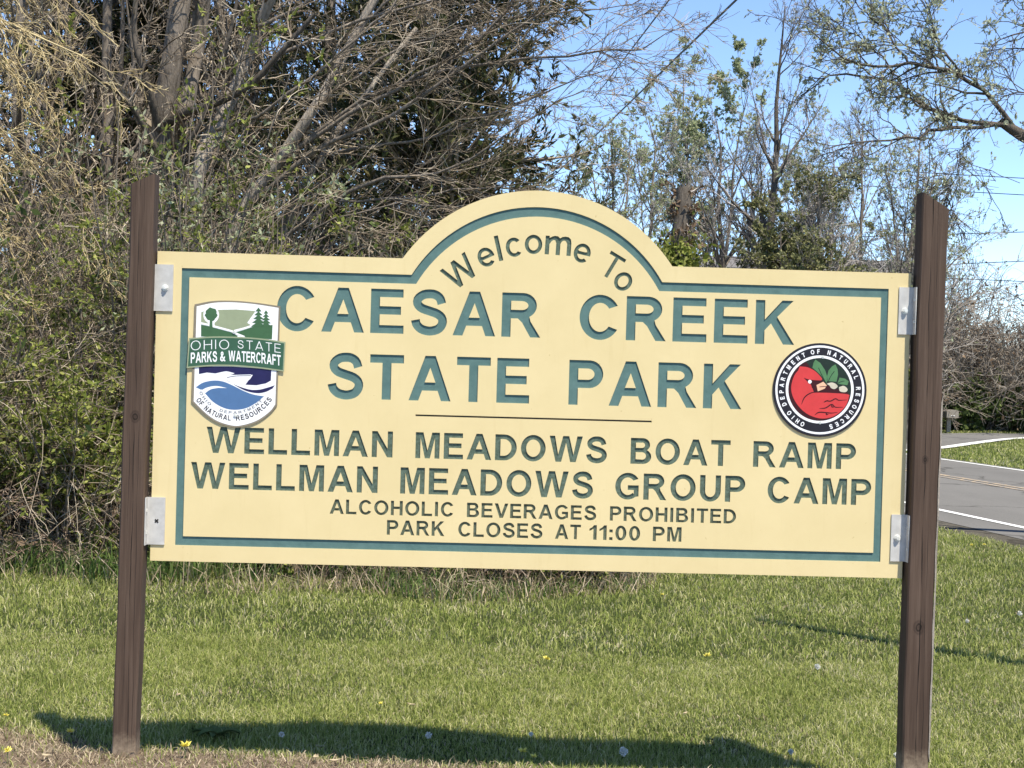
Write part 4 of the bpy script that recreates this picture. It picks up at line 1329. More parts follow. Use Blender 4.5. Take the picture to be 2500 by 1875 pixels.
P, R = stack_limbs(far); mb.add(*tubes(P + rg.normal(size=P.shape) * .012, R * .65, 6), 0)
mb.build("trunk", ["bark", "bark_dark", "bark_pale"], t, smooth=True)
mb = MB()
Pm, Rm = stack_limbs(main + dark)
for (p, r), s in zip(shoots(rg, Pm, Rm, [dict(n=10, t0=.35, t1=1, ang=55, length=.9, lenfix=True, K=8, up=.04, wig=.2, rratio=.35, rtip=.003),
                                         dict(n=7, t0=.1, t1=1, ang=45, length=.5, K=6, up=.02, wig=.2, rratio=.6, rtip=.0025), dict(n=5, t0=.1, t1=1, ang=45, length=.5, K=5, wig=.22, rratio=.6, rtip=.002)]), (5, 4, 3)):
    mb.add(*tubes(p, r, s))
Pf, Rf = stack_limbs(far)
for (p, r), s in zip(shoots(rg, Pf, Rf, [dict(n=14, t0=.12, t1=1, ang=34, length=.95, lenfix=True, K=8, up=-.01, wig=.13, rratio=.3, rtip=.0022, taper=.35, bias=(.25, 0, .02)),
                                         dict(n=8, t0=.08, t1=1, ang=36, length=.46, K=6, up=-.01, wig=.15, rratio=.6, rtip=.0017, bias=(.15, 0, 0)), dict(n=4, t0=.1, t1=1, ang=40, length=.5, K=4, wig=.18, rratio=.6, rtip=.002)]), (5, 4, 3)):
    mb.add(*tubes(p, r, s))
mb.build("crown", "twig", t)

# --- yellowish twiggy tree at the far left, arching towards the sign
rg = np.random.default_rng(102)
yl = []
for k in range(24):
    x0 = -560 + 200 * rg.random(); y0 = 1190
    ax = -420 + 330 * rg.random(); ay = -260 + 640 * rg.random()
    ex = min(ax + 200 + 330 * rg.random(), 250); ey = ay + 40 + 460 * rg.random()
    yy = 5.6 + 2.0 * rg.random()
    yl.append(limb([(x0, y0), (0.6 * x0 + .4 * ax - 70, .42 * y0 + .58 * ay), (ax, ay), (ax * .6 + ex * .4, ay * .62 + ey * .38 - 50), (ex, ey)], yy, .022 + .012 * rg.random(), .003))
woody("arching_tree", "yellowish bare tree at the far left with thin drooping twigs", "tree", ground_under(-300, 6.5), yl,
      [dict(n=20, t0=.3, t1=1, ang=42, length=.70, lenfix=True, K=8, up=-.05, wig=.16, rratio=.5, rtip=.0025, bias=(.1, -.05, -.1)),
       dict(n=7, t0=.1, t1=1, ang=36, length=.5, K=6, up=-.04, wig=.17, rratio=.65, rtip=.002), dict(n=3, t0=.1, t1=1, ang=40, length=.5, K=4, wig=.18, rratio=.65, rtip=.0018)],
      "twig_yellow", "twig_yellow", rg, sides=5)

# --- red cedars behind the board
def cedar(label, px, y, H, r0, seed, n1=150, low=.03, spray=.075, per=32, group="dark cedars behind the board", cone=.75):
    rg = np.random.default_rng(seed)
    b = ground_under(px, y)
    t = empty("cedar_tree", b, label, "tree", group)
    P, R = straight_trunk(b, H, .13 * H / 6, rng=rg, wig=.015)
    mb = MB(); mb.add(*tubes(P[None], R[None], 8)); mb.build("trunk", "bark", t, smooth=True)
    L1 = grow(rg, P[None], R[None], n1, low, .985, 68, r0, 7, up=.06, wig=.1, rratio=.28, rtip=.004, taper=cone, lenfix=True)
    L2 = grow(rg, L1[0], L1[1], 11, .12, 1, 42, .42, 5, up=.05, wig=.15, rratio=.5, rtip=.003)
    mb = MB()
    mb.add(*tubes(L1[0], L1[1], 4), 0); mb.add(*tubes(L2[0], L2[1], 3), 0)
    pos, d = sample(rg, L2[0], per, .05)
    d = nrm(d + np.array([0, 0, .25]))
    mb.add(*leaves(rg, pos, d, spray, .26, .6), 1)
    pos, d = sample(rg, L1[0], 10, .5)
    mb.add(*leaves(rg, pos, d, spray, .24, .5), 1)
    mb.build("crown", ["twig", "cedar"], t)
    return t
cedar("largest dark brownish cedar, its right edge against the sky above the arch", 945, 10.6, 9.6, 1.72, 201, 290, cone=.42, spray=.085, per=34)
cedar("dark cedar between the bare tree's stems and the largest cedar", 690, 12.6, 8.6, 2.1, 202, 170)
cedar("dark cedar standing behind the leaning pale limbs", 530, 15.2, 8.2, 2.2, 207, 170)
cedar("low cedar whose tip shows just above the right of the arch", 1150, 13.2, 3.65, 1.0, 203, 90)

# --- bare trees further back that close the view on the left
def far_bare(label, px, y, H, r0, seed, n1=20, a1=38, l1=.42, lean=(0, 0), group=None, twig="twig_far", bark="bark", leaf=None, name="bare_tree", up=.08, extra=1, n2=8, n3=7, n4=4, t0=.18, rt=.006, wig=.06, soft=False):
    rg = np.random.default_rng(seed)
    b = ground_under(px, y)
    stems = [straight_trunk((b[0] + (0 if k == 0 else rg.normal() * .25), b[1] + (0 if k == 0 else rg.normal() * .25)), H * (1 if k == 0 else .75 + .2 * rg.random()), r0 * (1 if k == 0 else .7),
                            (lean[0] + (0 if k == 0 else rg.normal() * .13), lean[1] + (0 if k == 0 else rg.normal() * .08)), rng=rg, wig=wig, r1=.012) for k in range(extra)]
    P, R = stack_limbs(stems)
    L1 = grow(rg, P, R, n1, t0, .97, a1, l1, 10, up=up, wig=.10, rratio=.5, rtip=rt, taper=.55)
    t = empty(name, b, label, "tree", group)
    mb = MB(); mb.add(*tubes(P, R, 9)); mb.add(*tubes(L1[0], L1[1], 6)); mb.build("trunk", bark, t, smooth=True)
    L2 = grow(rg, L1[0], L1[1], n2, .15, 1, 38, .42, 7, up=up * .6, wig=.14, rratio=.55, rtip=rt * .8)
    L3 = grow(rg, L2[0], L2[1], n3, .12, 1, 38, .45, 5, up=up * .4, wig=.15, rratio=.6, rtip=rt * .7)
    L4 = grow(rg, L3[0], L3[1], n4, .1, 1, 40, .5, 4, up=0.02, wig=.16, rratio=.65, rtip=rt * .6)
    mb = MB()
    for (p, r), s in zip((L2, L3, L4), (4, 3, 3)):
        mb.add(*tubes(p, r, s), 0)
    mats = [twig]
    if leaf:
        mats.append(leaf[0])
        p = L4[0]
        tip = p[:, -1]
        rel = (tip[:, 2]) / H
        pr = np.interp(rel, leaf[3][0], leaf[3][1]) * (np.clip(.15 + .8 * pnoise(tip[:, 0], tip[:, 2], 1.6, seed), 0, 1) if soft else np.clip(1.6 * pnoise(tip[:, 0], tip[:, 2], 2.2, seed) - .35, 0, 1)) * (.6 if soft else 1)
        p = p[rg.random(len(p)) < pr]
        if len(p):
            pos, d = sample(rg, p, leaf[2], .3)
            mb.add(*leaves(rg, pos, d, leaf[1], .55, .9), 1)
    mb.build("crown", mats, t)
    return t
BG = "bare trees standing behind the thicket"
cedar("dark cedar behind the arching twigs at the left edge", 100, 14.6, 9.6, 2.4, 205, 190, .02, .12, 18)
cedar("dark cedar behind the gap left of the big trunk", 225, 16.0, 9.8, 2.4, 208, 190, .02, .12, 18)
cedar("dark cedar deep behind the big bare tree's trunk", 345, 17.0, 10.2, 2.8, 206, 200, .02, .13, 18)
far_bare("bare tree behind the arching yellowish twigs at the left edge", 60, 11, 9, .13, 301, 26, 45, .38, twig="twig", group=BG, t0=.1)
far_bare("bare tree filling the gap left of the big trunk", 215, 13, 10, .15, 302, 26, 45, .38, twig="twig", group=BG, t0=.1)
far_bare("bare tree seen between the big tree's leaning stems", 500, 14.5, 10, .16, 303, 28, 45, .38, twig="twig", group=BG, t0=.1)
far_bare("bare tree rising behind the dark cedars", 830, 16.5, 10.5, .16, 304, 28, 45, .38, twig="twig_far", group=BG, t0=.1)

# --- undergrowth of the thicket: brambles, saplings and leafless brush
def brush(name, label, n, xs, yfun, hfun, seed, mats, leafprob, leafsize, n2=9, n3=6, wig=.16, lpt=3, rt=.0024, r0=.007, zmax=None):
    rg = np.random.default_rng(seed)
    x = xs[0] + (xs[1] - xs[0]) * rg.random(n)
    y = yfun(x, rg)
    h = hfun(x, y) * (0.55 + .7 * rg.random(n))
    K = 9
    d = nrm(np.stack([rg.normal(size=n) * .35, rg.normal(size=n) * .35 - .12, np.ones(n)], 1))
    P = np.zeros((n, K, 3)); P[:, 0] = np.stack([x, y, np.zeros(n) - .03], 1)
    st = (h / (K - 1))[:, None]
    for k in range(1, K):
        d = nrm(d + rg.normal(size=(n, 3)) * .13 + np.array([0, 0, -.035 * k * .5]))
        P[:, k] = P[:, k - 1] + d * st
    R = (r0 * (.6 + .8 * rg.random(n)))[:, None] * np.linspace(1, .3, K)[None]
    L2 = grow(rg, P, R, n2, .15, 1, 48, .42, 6, up=.0, wig=wig, rratio=.6, rtip=rt)
    L3 = grow(rg, L2[0], L2[1], n3, .1, 1, 45, .5, 4, up=-.02, wig=wig, rratio=.65, rtip=rt * .8)
    mb = MB()
    mb.add(*tubes(P, R, 4), 0); mb.add(*tubes(L2[0], L2[1], 3), 0); mb.add(*tubes(L3[0], L3[1], 3), 0)
    p = L3[0]
    tip = p[:, -1]
    p = p[rg.random(len(p)) < leafprob(tip)]
    if len(p):
        pos, dd = sample(rg, p, lpt, .1)
        mb.add(*leaves(rg, pos, dd, leafsize, .5, .9), 1)
    o = mb.build(name, mats)
    return tag(o, label, "undergrowth", kind="stuff")
def ysp(lo, hi):
    return lambda x, rg: thicket_edge(x) + lo + (hi - lo) * rg.random(len(x)) ** 1.3
hl = lambda x, y: np.interp(x, [-7, -4, -3.4, -3.1, -2.5, -2.1, -1.5, -.4, .6, 1.4, 3.5], [2.6, 2.3, 1.9, 1.25, 1.25, 1.7, 1.8, 1.45, 1.25, .9, .7]) * np.interp(y - thicket_edge(x), [0, .5, 2.5], [.55, .9, 1.25])
def lp1(tip):
    a = .6 * pnoise(tip[:, 0], tip[:, 2], 3.0, 71) + .4 * pnoise(tip[:, 0] + tip[:, 1], tip[:, 2] - tip[:, 1], 13, 72)
    zz = np.interp(tip[:, 2], [0, .35, .55, 1.5, 2.1, 2.7], [.04, .06, .8, .95, .5, .08])
    return np.clip((a - .34) * 5, 0, 1) * zz * np.interp(tip[:, 0], [-6, -2.2, -1.2, .3, 2], [1, 1, .8, .5, .7])
brush("undergrowth", "tangled bare brush and brambles with green leaves along the thicket", 560, (-6.5, 1.7), ysp(.1, 2.4), hl, 401, ["twig", "leaf"], lp1, .036, 10, 7, lpt=12)
brush("undergrowth_front", "reddish brown leafless bramble stems at the thicket's front edge", 420, (-6.0, 1.0), ysp(-.05, .8), lambda x, y: .9 + 0 * x, 402, ["twig_red", "brown_leaf"], lambda t_: (t_[:, 2] < .5) * .35, .045, 7, 5, lpt=2, r0=.0045)
brush("undergrowth_back", "dense dark brush deep inside the thicket", 520, (-8.5, 1.4), ysp(2.0, 6.0), lambda x, y: np.interp(x, [-8.5, -2.6, -1.4, 0, 1.4], [3.6, 3.4, 2.3, 1.9, 1.5]), 403, ["twig", "leaf_dark"], lambda t_: np.full(len(t_), .35), .07, 10, 6, lpt=3, r0=.011)

# --- leafy shrubs that can be told apart
brush("ground_growth", "low green and brown growth at the foot of the thicket", 700, (-6.2, 1.0), ysp(-.25, 1.0), lambda x, y: .42 + 0 * x, 406, ["twig_red", "leaf"], lambda t_: np.clip(3 * pnoise(t_[:, 0], t_[:, 1], 3.5, 78) - 1.0, .05, .8), .034, 7, 5, lpt=4, r0=.0035)
def shrub(label, px, y, H, spread, seed, leafmat, leafsize, n=22, ln=5, share=.8, name="leafy_shrub", twig="twig", group="leafing shrubs in the thicket"):
    rg = np.random.default_rng(seed)
    b = ground_under(px, y)
    K = 12
    d = nrm(np.stack([rg.normal(size=n) * spread, rg.normal(size=n) * spread, np.ones(n)], 1))
    P = np.zeros((n, K, 3)); P[:, 0] = np.array(b) + np.stack([rg.normal(size=n) * .12, rg.normal(size=n) * .12, np.full(n, -.03)], 1)
    L = H * (.7 + .45 * rg.random(n))
    for k in range(1, K):
        d = nrm(d + rg.normal(size=(n, 3)) * .09 + np.array([0, 0, .01]))
        P[:, k] = P[:, k - 1] + d * (L / (K - 1))[:, None]
    R = np.linspace(.014, .004, K)[None] * (.7 + .6 * rg.random(n))[:, None]
    t = empty(name, b, label, "shrub", group)
    mb = MB(); mb.add(*tubes(P, R, 5)); mb.build("stem", "bark", t)
    L2 = grow(rg, P, R, 8, .3, 1, 45, .3, 6, up=.0, wig=.15, rratio=.5, rtip=.0025)
    L3 = grow(rg, L2[0], L2[1], 5, .1, 1, 45, .5, 4, wig=.16, rratio=.6, rtip=.002)
    mb = MB(); mb.add(*tubes(L2[0], L2[1], 3), 0); mb.add(*tubes(L3[0], L3[1], 3), 0)
    p = L3[0][rg.random(len(L3[0])) < share]
    pos, dd = sample(rg, p, ln, .1)
    mb.add(*leaves(rg, pos, dd, leafsize, .5, .9), 1)
    mb.build("foliage", [twig, leafmat], t)
    return t
shrub("bright green leafy shrub left of the left post at mid height", 175, 5.75, 1.45, .33, 501, "leaf", .042, 28, ln=9)
shrub("yellow-green shrub at the left edge below the arching twigs", 20, 6.1, 1.7, .3, 502, "leaf", .042, 22, ln=8)
shrub("pale leafing shrub just above the board's upper left corner", 450, 6.6, 3.1, .13, 503, "leaf_bud", .04, 26, ln=7, share=.7)
shrub("green shrub behind the board's top edge left of the arch", 585, 6.9, 2.85, .16, 504, "leaf", .04, 24, ln=8, share=.8)
shrub("tall green vine-draped sapling left of the big trunk", 278, 6.7, 4.1, .07, 505, "leaf", .042, 20, ln=10, share=.9, name="leafy_sapling")

# --- right: trees beyond the road junction, one by one
RG = "spring trees in a row beyond the board's right half"
lfb = lambda n, s, xs, ys: ("leaf_bud", s, n, (xs, ys))
far_bare("slim tree with sparse pale buds nearest the arch's right shoulder", 1300, 30, 7.49, .11, 601, 16, 38, .36, group=RG, leaf=lfb(7, .05, [0, .3, 1], [.2, .9, 1.3]), extra=3, wig=.05, rt=.0042, n2=7, n3=7, n4=4, soft=True, name="budding_tree")
far_bare("thin forked tree with pale green tips right of the arch", 1385, 31, 7.81, .12, 602, 16, 40, .36, group=RG, leaf=lfb(7, .05, [0, .4, 1], [.1, .8, 1.4]), extra=2, wig=.07, rt=.0042, n2=7, n3=7, n4=4, soft=True, name="budding_tree")
far_bare("tree with the greenest crown of the row, above the ivy-clad stump", 1490, 33, 9.43, .14, 603, 18, 36, .34, group=RG, leaf=lfb(10, .058, [0, .4, .65, 1], [0, .3, 2, 2.2]), extra=3, wig=.06, rt=.0042, n2=7, n3=7, n4=4, soft=True, name="budding_tree")
far_bare("grey bare tree forking low behind the board's top edge", 1580, 30, 7.65, .17, 604, 18, 46, .45, group=RG, lean=(-.06, 0), extra=2, wig=.07, rt=.0042, n2=7, n3=7, n4=4, soft=True, t0=.12)
far_bare("tallest dark straight bare tree of the row", 1632, 29, 10.25, .20, 605, 24, 40, .30, lean=(.035, 0), group=RG, bark="bark_dark", wig=.035, rt=.0042, n2=7, n3=7, n4=4, soft=True, t0=.35)
far_bare("slender bare tree with many fine upright twigs", 1850, 31, 7.97, .10, 606, 20, 36, .32, group=RG, extra=2, wig=.04, rt=.0042, n2=7, n3=7, n4=4, soft=True)
far_bare("fan-shaped bare tree nearest the right post", 1945, 29, 7.56, .13, 607, 16, 34, .40, group=RG, lean=(.03, 0), extra=6, wig=.05, rt=.0042, n2=7, n3=7, n4=4, soft=True, leaf=lfb(5, .048, [0, .5, 1], [0, .4, .9]))
far_bare("grey multi-stemmed tree between the brown cedar and the right post", 1780, 36, 8.13, .11, 608, 16, 36, .38, group=RG, extra=4, wig=.05, rt=.0042, n2=7, n3=7, n4=4, soft=True, leaf=lfb(7, .05, [0, .4, 1], [.1, .9, 1.2]), name="budding_tree")
far_bare("dull olive-brown leafing tree in the row behind the board's right half", 1755, 27, 5.9, .13, 612, 26, 52, .40, group=RG, leaf=("leaf_olive", .065, 6, ([0, .25, .4, 1], [0, .6, 1.6, 1.6])), extra=4, wig=.05, rt=.005, n2=8, n3=6, n4=4, name="leafing_tree", t0=.25)
far_bare("small green leafing tree low behind the board near the right post", 1868, 28, 2.9, .08, 613, 20, 52, .42, group=RG, leaf=("leaf", .08, 7, ([0, .25, .4, 1], [0, .6, 1.4, 1.4])), extra=3, wig=.05, rt=.005, n2=8, n3=6, n4=4, name="leafing_tree", t0=.25)
# broken trunk wrapped in ivy
rg = np.random.default_rng(620)
b = ground_under(1447, 27)
t = empty("broken_trunk", b, "broken dark trunk wrapped in yellow-green ivy", "tree")
P, R = straight_trunk(b, 5.7, .24, rng=rg, wig=.03, r1=.16)
mb = MB(); mb.add(*tubes(P[None], R[None] * (1 + .1 * rg.normal(size=R.shape)), 10)); mb.build("trunk", "bark_dark", t, smooth=True)
L1 = grow(rg, P[None], R[None], 130, .05, 1, 70, .55, 5, up=-.1, wig=.3, rratio=.1, rtip=.006, taper=.3, lenfix=True)
L2 = grow(rg, L1[0], L1[1], 6, .1, 1, 50, .5, 4, up=-.1, wig=.3, rratio=.5, rtip=.005)
mb = MB(); mb.add(*tubes(L1[0], L1[1], 3), 0); mb.add(*tubes(L2[0], L2[1], 3), 0)
tz = L2[0][:, -1, 2]
p = L2[0][(tz > 2.6) & (tz < 4.3)]
pos, d = sample(rg, np.concatenate([p, p]), 9, .1)
pos = pos + rg.normal(size=pos.shape) * .22
mb.add(*leaves(rg, pos, d, .12, .6, 1.2), 1)
p = L2[0][tz >= 4.3]; pos, d = sample(rg, p, 3, .1)
mb.add(*leaves(rg, pos, d, .11, .6, 1.2), 2)
mb.build("ivy", ["twig_far", "leaf", "brown_leaf"], t)

# low brush under that row and the far thicket across the road
brush("roadside_brush", "low grey brush under the row of trees beyond the board", 420, (5.5, 21), lambda x, rg: np.interp(x, [5, 9, 14, 21], [30, 33, 38, 38.5]) + 6 * rg.random(len(x)) ** 1.5, lambda x, y: 1.7 + 0 * x, 701, ["twig_far", "leaf_dark"], lambda t_: (t_[:, 2] < 1.2) * .5 + .04, .12, 9, 6, lpt=3, rt=.007, r0=.014)
brush("distant_brush", "distant dark brush along the skyline left of the junction", 420, (-14, 9), lambda x, rg: 36 + 14 * rg.random(len(x)), lambda x, y: 2.3 + 0 * x, 702, ["twig_far", "leaf_dark"], lambda t_: np.full(len(t_), .25), .16, 9, 6, lpt=3, rt=.008, r0=.016)
brush("far_thicket", "tall brown leafless thicket beyond the side road", 460, (12.6, 27), lambda x, rg: np.interp(x, [12, 16, 27], [38.2, 38.0, 39]) + 5.5 * rg.random(len(x)) ** 1.4, lambda x, y: np.interp(x, [12.6, 14, 16, 18, 27], [4.5, 4.5, 4.2, 3.8, 3.6]), 703, ["twig_brown", "brown_leaf"], lambda t_: np.full(len(t_), .22), .10, 13, 8, lpt=2, rt=.007, r0=.022)
brush("far_hedge", "green leafing brush at the foot of the thicket behind the mailbox", 240, (12.9, 27), lambda x, rg: 37.7 + .9 * rg.random(len(x)), lambda x, y: 1.15 + .5 * pnoise(x, y, 1.2, 9), 704, ["twig_brown", "leaf_dark"], lambda t_: np.clip(1.5 * pnoise(t_[:, 0], t_[:, 2], 1.8, 77) + .1, 0, 1), .13, 9, 6, lpt=7, rt=.006, r0=.012)

# --- limbs of the near tree that reach in from the right
rg = np.random.default_rng(801)
YR = 8.2
trunk = limb([(2700, 1230), (2660, 900), (2560, 600), (2420, 440), (2300, 340), (2212, 295), (2160, 262)], YR, .15, .042)
ls = [limb([(2190, 280), (2140, 215), (2080, 160), (1990, 140), (1900, 145), (1830, 128), (1745, 65)], [YR, YR - .1, YR - .2, YR - .3, YR - .3, YR - .4, YR - .5], .048, .010),
      limb([(2180, 272), (2100, 262), (2020, 240), (1950, 190), (1880, 165), (1800, 165), (1730, 210)], [YR, YR + .1, YR + .2, YR + .3, YR + .3, YR + .3, YR + .4], .046, .010),
      limb([(2180, 268), (2100, 274), (2030, 285), (1960, 300), (1870, 308), (1780, 320)], [YR, YR - .2, YR - .3, YR - .5, YR - .6, YR - .7], .040, .008),
      limb([(2080, 162), (2040, 110), (2010, 50), (1990, -40)], [YR - .2, YR - .2, YR - .2, YR - .2], .026, .008),
      limb([(1960, 140), (1920, 80), (1860, 20), (1820, -60)], [YR - .3, YR - .2, YR, YR], .022, .006),
      limb([(2420, 440), (2360, 250), (2290, 110), (2220, 70), (2140, 100)], [YR, YR + .3, YR + .5, YR + .5, YR + .5], .05, .007),
      limb([(2380, 400), (2330, 300), (2260, 215), (2200, 200), (2130, 225)], [YR, YR - .2, YR - .3, YR - .4, YR - .4], .03, .006),
      limb([(2400, 300), (2300, 60), (2230, -20), (2120, -60)], [YR + .3, YR + .5, YR + .5, YR + .4], .04, .01),
      limb([(1950, 190), (1900, 120), (1850, 80), (1800, 60)], [YR + .3, YR + .2, YR + .1, YR], .018, .006),
      limb([(2090, 275), (2075, 330), (2060, 390), (2040, 430)], [YR - .2, YR - .3, YR - .3, YR - .3], .010, .003)]
t = empty("overhanging_tree", (float(trunk[0][0][0]), YR, 0), "tree at the right edge whose mossy dark limbs overhang with small grey-green leaves", "tree")
mb = MB()
mb.add(*tubes(trunk[0][None], trunk[1][None], 10))
P, R = stack_limbs(ls)
P = P + rg.normal(size=P.shape) * .012
mb.add(*tubes(P, R * .56, 7)); mb.build("trunk", "bark_dark", t, smooth=True)
mb = MB()
lv = shoots(rg, P, R, [dict(n=15, t0=.18, t1=1, ang=50, length=.62, lenfix=True, K=8, up=-.015, wig=.2, rratio=.35, rtip=.003, taper=.2, bias=(-.25, 0, .05)),
                       dict(n=6, t0=.1, t1=1, ang=45, length=.5, K=6, up=-.03, wig=.22, rratio=.6, rtip=.0022), dict(n=4, t0=.1, t1=1, ang=45, length=.5, K=4, wig=.2, rratio=.6, rtip=.0018)])
for (p, r), s in zip(lv, (5, 4, 3)):
    mb.add(*tubes(p, r, s), 0)
p = lv[-1][0]
tip = p[:, -1]
p = p[rg.random(len(p)) < np.clip(2.0 * pnoise(tip[:, 0], tip[:, 2], 3.0, 81) - .62 + .5 * (tip[:, 2] > 4.3), .06, 1)]
pos, d = sample(rg, p, 4, .2)
mb.add(*leaves(rg, pos, d, .036, .5, .9), 1)
mb.build("crown", ["bark_dark", "leaf_grey"], t)

# ------------------------------------------------------------------ utility pole and wires
def cable(name, a, b, sag, r, label, group=None):
    u = np.linspace(0, 1, 40)[:, None]
    P = np.asarray(a) * (1 - u) + np.asarray(b) * u
    P[:, 2] -= sag * 4 * (u * (1 - u))[:, 0]
    mb = MB(); mb.add(*tubes(P[None], np.full((1, 40), r), 6))
    return tag(mb.build(name, "wire"), label, "power line", group)
s_tip, s_edge = on_lawn(1650, 1345), on_lawn(2212, 1440)
pole_base = s_tip + (s_edge - s_tip) * 2.05
pole_base[2] = 0.0
pole_top = s_tip + np.array(SUN_DIR) / SUN_DIR.z * 6.5
pt = empty("utility_pole", tuple(pole_base), "leaning wooden pole just outside the right edge that casts the thin shadow on the lawn", "pole")
mb = MB()
u = np.linspace(-.05, 1, 12)[:, None]
mb.add(*tubes((pole_base * (1 - u) + pole_top * u)[None], np.linspace(.12, .05, 12)[None], 14))
mb.build("post", "pole", pt, smooth=True)
mb = MB(); box(mb, pole_top + [-.04, -.05, .0], pole_top + [.04, .05, .12]); mb.build("cap", "alu", pt)
wa = av(1590, 0, 20.0); wb = av(1225, 352, 46.0)
dirw = (wb - wa) / np.linalg.norm(wb - wa)
cable("power_line", wa - dirw * 9.5, wb + dirw * 14, 0.0, .021, "thick dark wire slanting down the sky above the arch")
wa = av(1445, 0, 20.0); wb = av(1375, 92, 26.0)
dirw = (wb - wa) / np.linalg.norm(wb - wa)
cable("power_line", wa - dirw * 8, wb + dirw * 14, 0.0, .015, "thinner wire left of the thick slanting one, crossing the bare twigs")
for yl_, yr_, lab in ((372, 381, "topmost faint wire right of the right post"), (408, 417, "second wire down right of the right post"), (502, 497, "wire meeting the right post a little below its top"), (567, 560, "wire just below the board's top level right of the right post"), (597, 604, "lowest wire, just above the brown thicket")):
    a, b_ = av(2050, yl_, 33.0), av(2212, yr_, 31.0)
    d_ = (b_ - a)
    cable("power_line", a - d_ * 4.5, b_ + d_ * 3.5, 0.05, .011, lab, "horizontal wires beyond the right post")

# ------------------------------------------------------------------ mailbox
mp_ = on_ground(2048, 936)
mbx = empty("mailbox", tuple(mp_), "weathered grey mailbox on a square post across the side road", "mailbox")
mx_, my_ = mp_[0], mp_[1]
mb = MB(); box(mb, (mx_ - .056, my_ - .056, -.1), (mx_ + .056, my_ + .056, .45)); box(mb, (mx_ - .09, my_ - .16, .42), (mx_ + .16, my_ + .16, .45)); mb.build("post", "mail_post", mbx)
mb = MB()
prof = [(-.13, 0), (-.13, .15)] + ell(-.065, .15, .065, .07, 180, 92, 6) + ell(.145, .15, .065, .07, 88, 0, 6) + [(.21, 0)]
lpv = [(mx_ + a, .452 + b_) for a, b_ in prof]
sheet(mb, [lpv], my_ - .24); sheet(mb, [lpv], my_ + .24); wall(mb, lpv, my_ - .24, my_ + .24)
body = mb.build("box", "mail_grey", mbx)
dp = [(mx_ - .01, .50), (mx_ + .09, .50), (mx_ + .09, .53), (mx_ - .01, .53)]
mb = MB(); sheet(mb, [dp], my_ - .247); wall(mb, dp, my_ - .247, my_ - .24); mb.build("door_plate", "mail_mark", mbx)

# ------------------------------------------------------------------ house glimpsed between the trunks
hb = ground_under(1545, 60)
hs = empty("house", hb, "low tan house glimpsed between the trunks above the board", "house")
hx, hy = hb[0], hb[1]
mb = MB(); box(mb, (hx - 1.2, hy, 0), (hx + 9.5, hy + 7, 5.4)); mb.build("wall", "house_wall", hs)
mb = MB()
mb.add([(hx - 1.6, hy - .5, 5.35), (hx + 9.9, hy - .5, 5.35), (hx + 9.9, hy + 3.5, 7.0), (hx - 1.6, hy + 3.5, 7.0), (hx + 9.9, hy + 7.5, 5.35), (hx - 1.6, hy + 7.5, 5.35), (hx - 1.6, hy - .5, 5.2), (hx + 9.9, hy - .5, 5.2)],
       [(0, 1, 2, 3), (3, 2, 4, 5), (6, 7, 1, 0)])
mb.build("roof", "house_roof", hs)
for k in range(3):
    m2 = MB(); x_ = hx - .3 + k * 3.2; box(m2, (x_ - .08, hy - .04, 3.4), (x_ + 1.18, hy - .003, 4.9)); w_ = m2.build("window", "trim", hs)
    m2 = MB(); box(m2, (x_, hy - .05, 3.48), (x_ + 1.1, hy - .042, 4.82)); m2.build("pane", "glass", w_)

# ------------------------------------------------------------------ flowers and litter on the lawn
rg = np.random.default_rng(901)
def dandelion(px, py, size, label):
    size *= .72
    p = on_lawn(px, py + 10)
    x_, y_ = float(p[0]), float(p[1]); z_ = float(gz(x_, y_))
    t = empty("dandelion", (x_, y_, z_), label, "flower", "yellow dandelions on the grass")
    hgt = .05
    mb = MB(); mb.add(*tubes(np.array([[(x_, y_, z_ - .01), (x_ + .003, y_, z_ + hgt * .5), (x_, y_, z_ + hgt)]]), np.array([[.0025, .002, .002]]), 5)); mb.build("stem", "stem", t)
    mb = MB()
    n = 60
    a = rg.random(n) * 6.283; el_ = rg.random(n) * .9 + .15
    d = np.stack([np.cos(a) * np.cos(el_), np.sin(a) * np.cos(el_), np.sin(el_)], 1)
    pos = np.repeat([[x_, y_, z_ + hgt]], n, 0)
    V, F = leaves(rg, pos, d, size, .35, .1); mb.add(V, F); mb.build("flower_head", "petal", t)
for px, py, s_, lab in ((398, 1630, .032, "large dandelion on the bare strip right of the left post's foot"), (150, 1596, .022, "dandelion on the bare strip left of the left post"), (1180, 1433, .028, "dandelion out on the lawn below the board's middle"),
                        (1527, 1425, .026, "dandelion out on the lawn below the board's right half"), (1128, 1638, .022, "pale dandelion at the shadow's front edge"), (1152, 1650, .018, "dandelion half cut by the lower frame edge"),
                        (15, 1640, .020, "dandelion in the lower left corner"), (822, 1533, .014, "tiny dandelion just behind the board's shadow"), (12, 1560, .016, "small dandelion at the left edge of the lawn"),
                        (2098, 1180, .022, "pale flower on the grass right of the right post, near the road"), (2125, 1178, .018, "second pale flower beside it near the road"), (2222, 1182, .018, "pale flower close to the road's edge at the frame's right"),
                        (1430, 1290, .016, "small yellow flower just under the board")):
    dandelion(px, py, s_, lab)
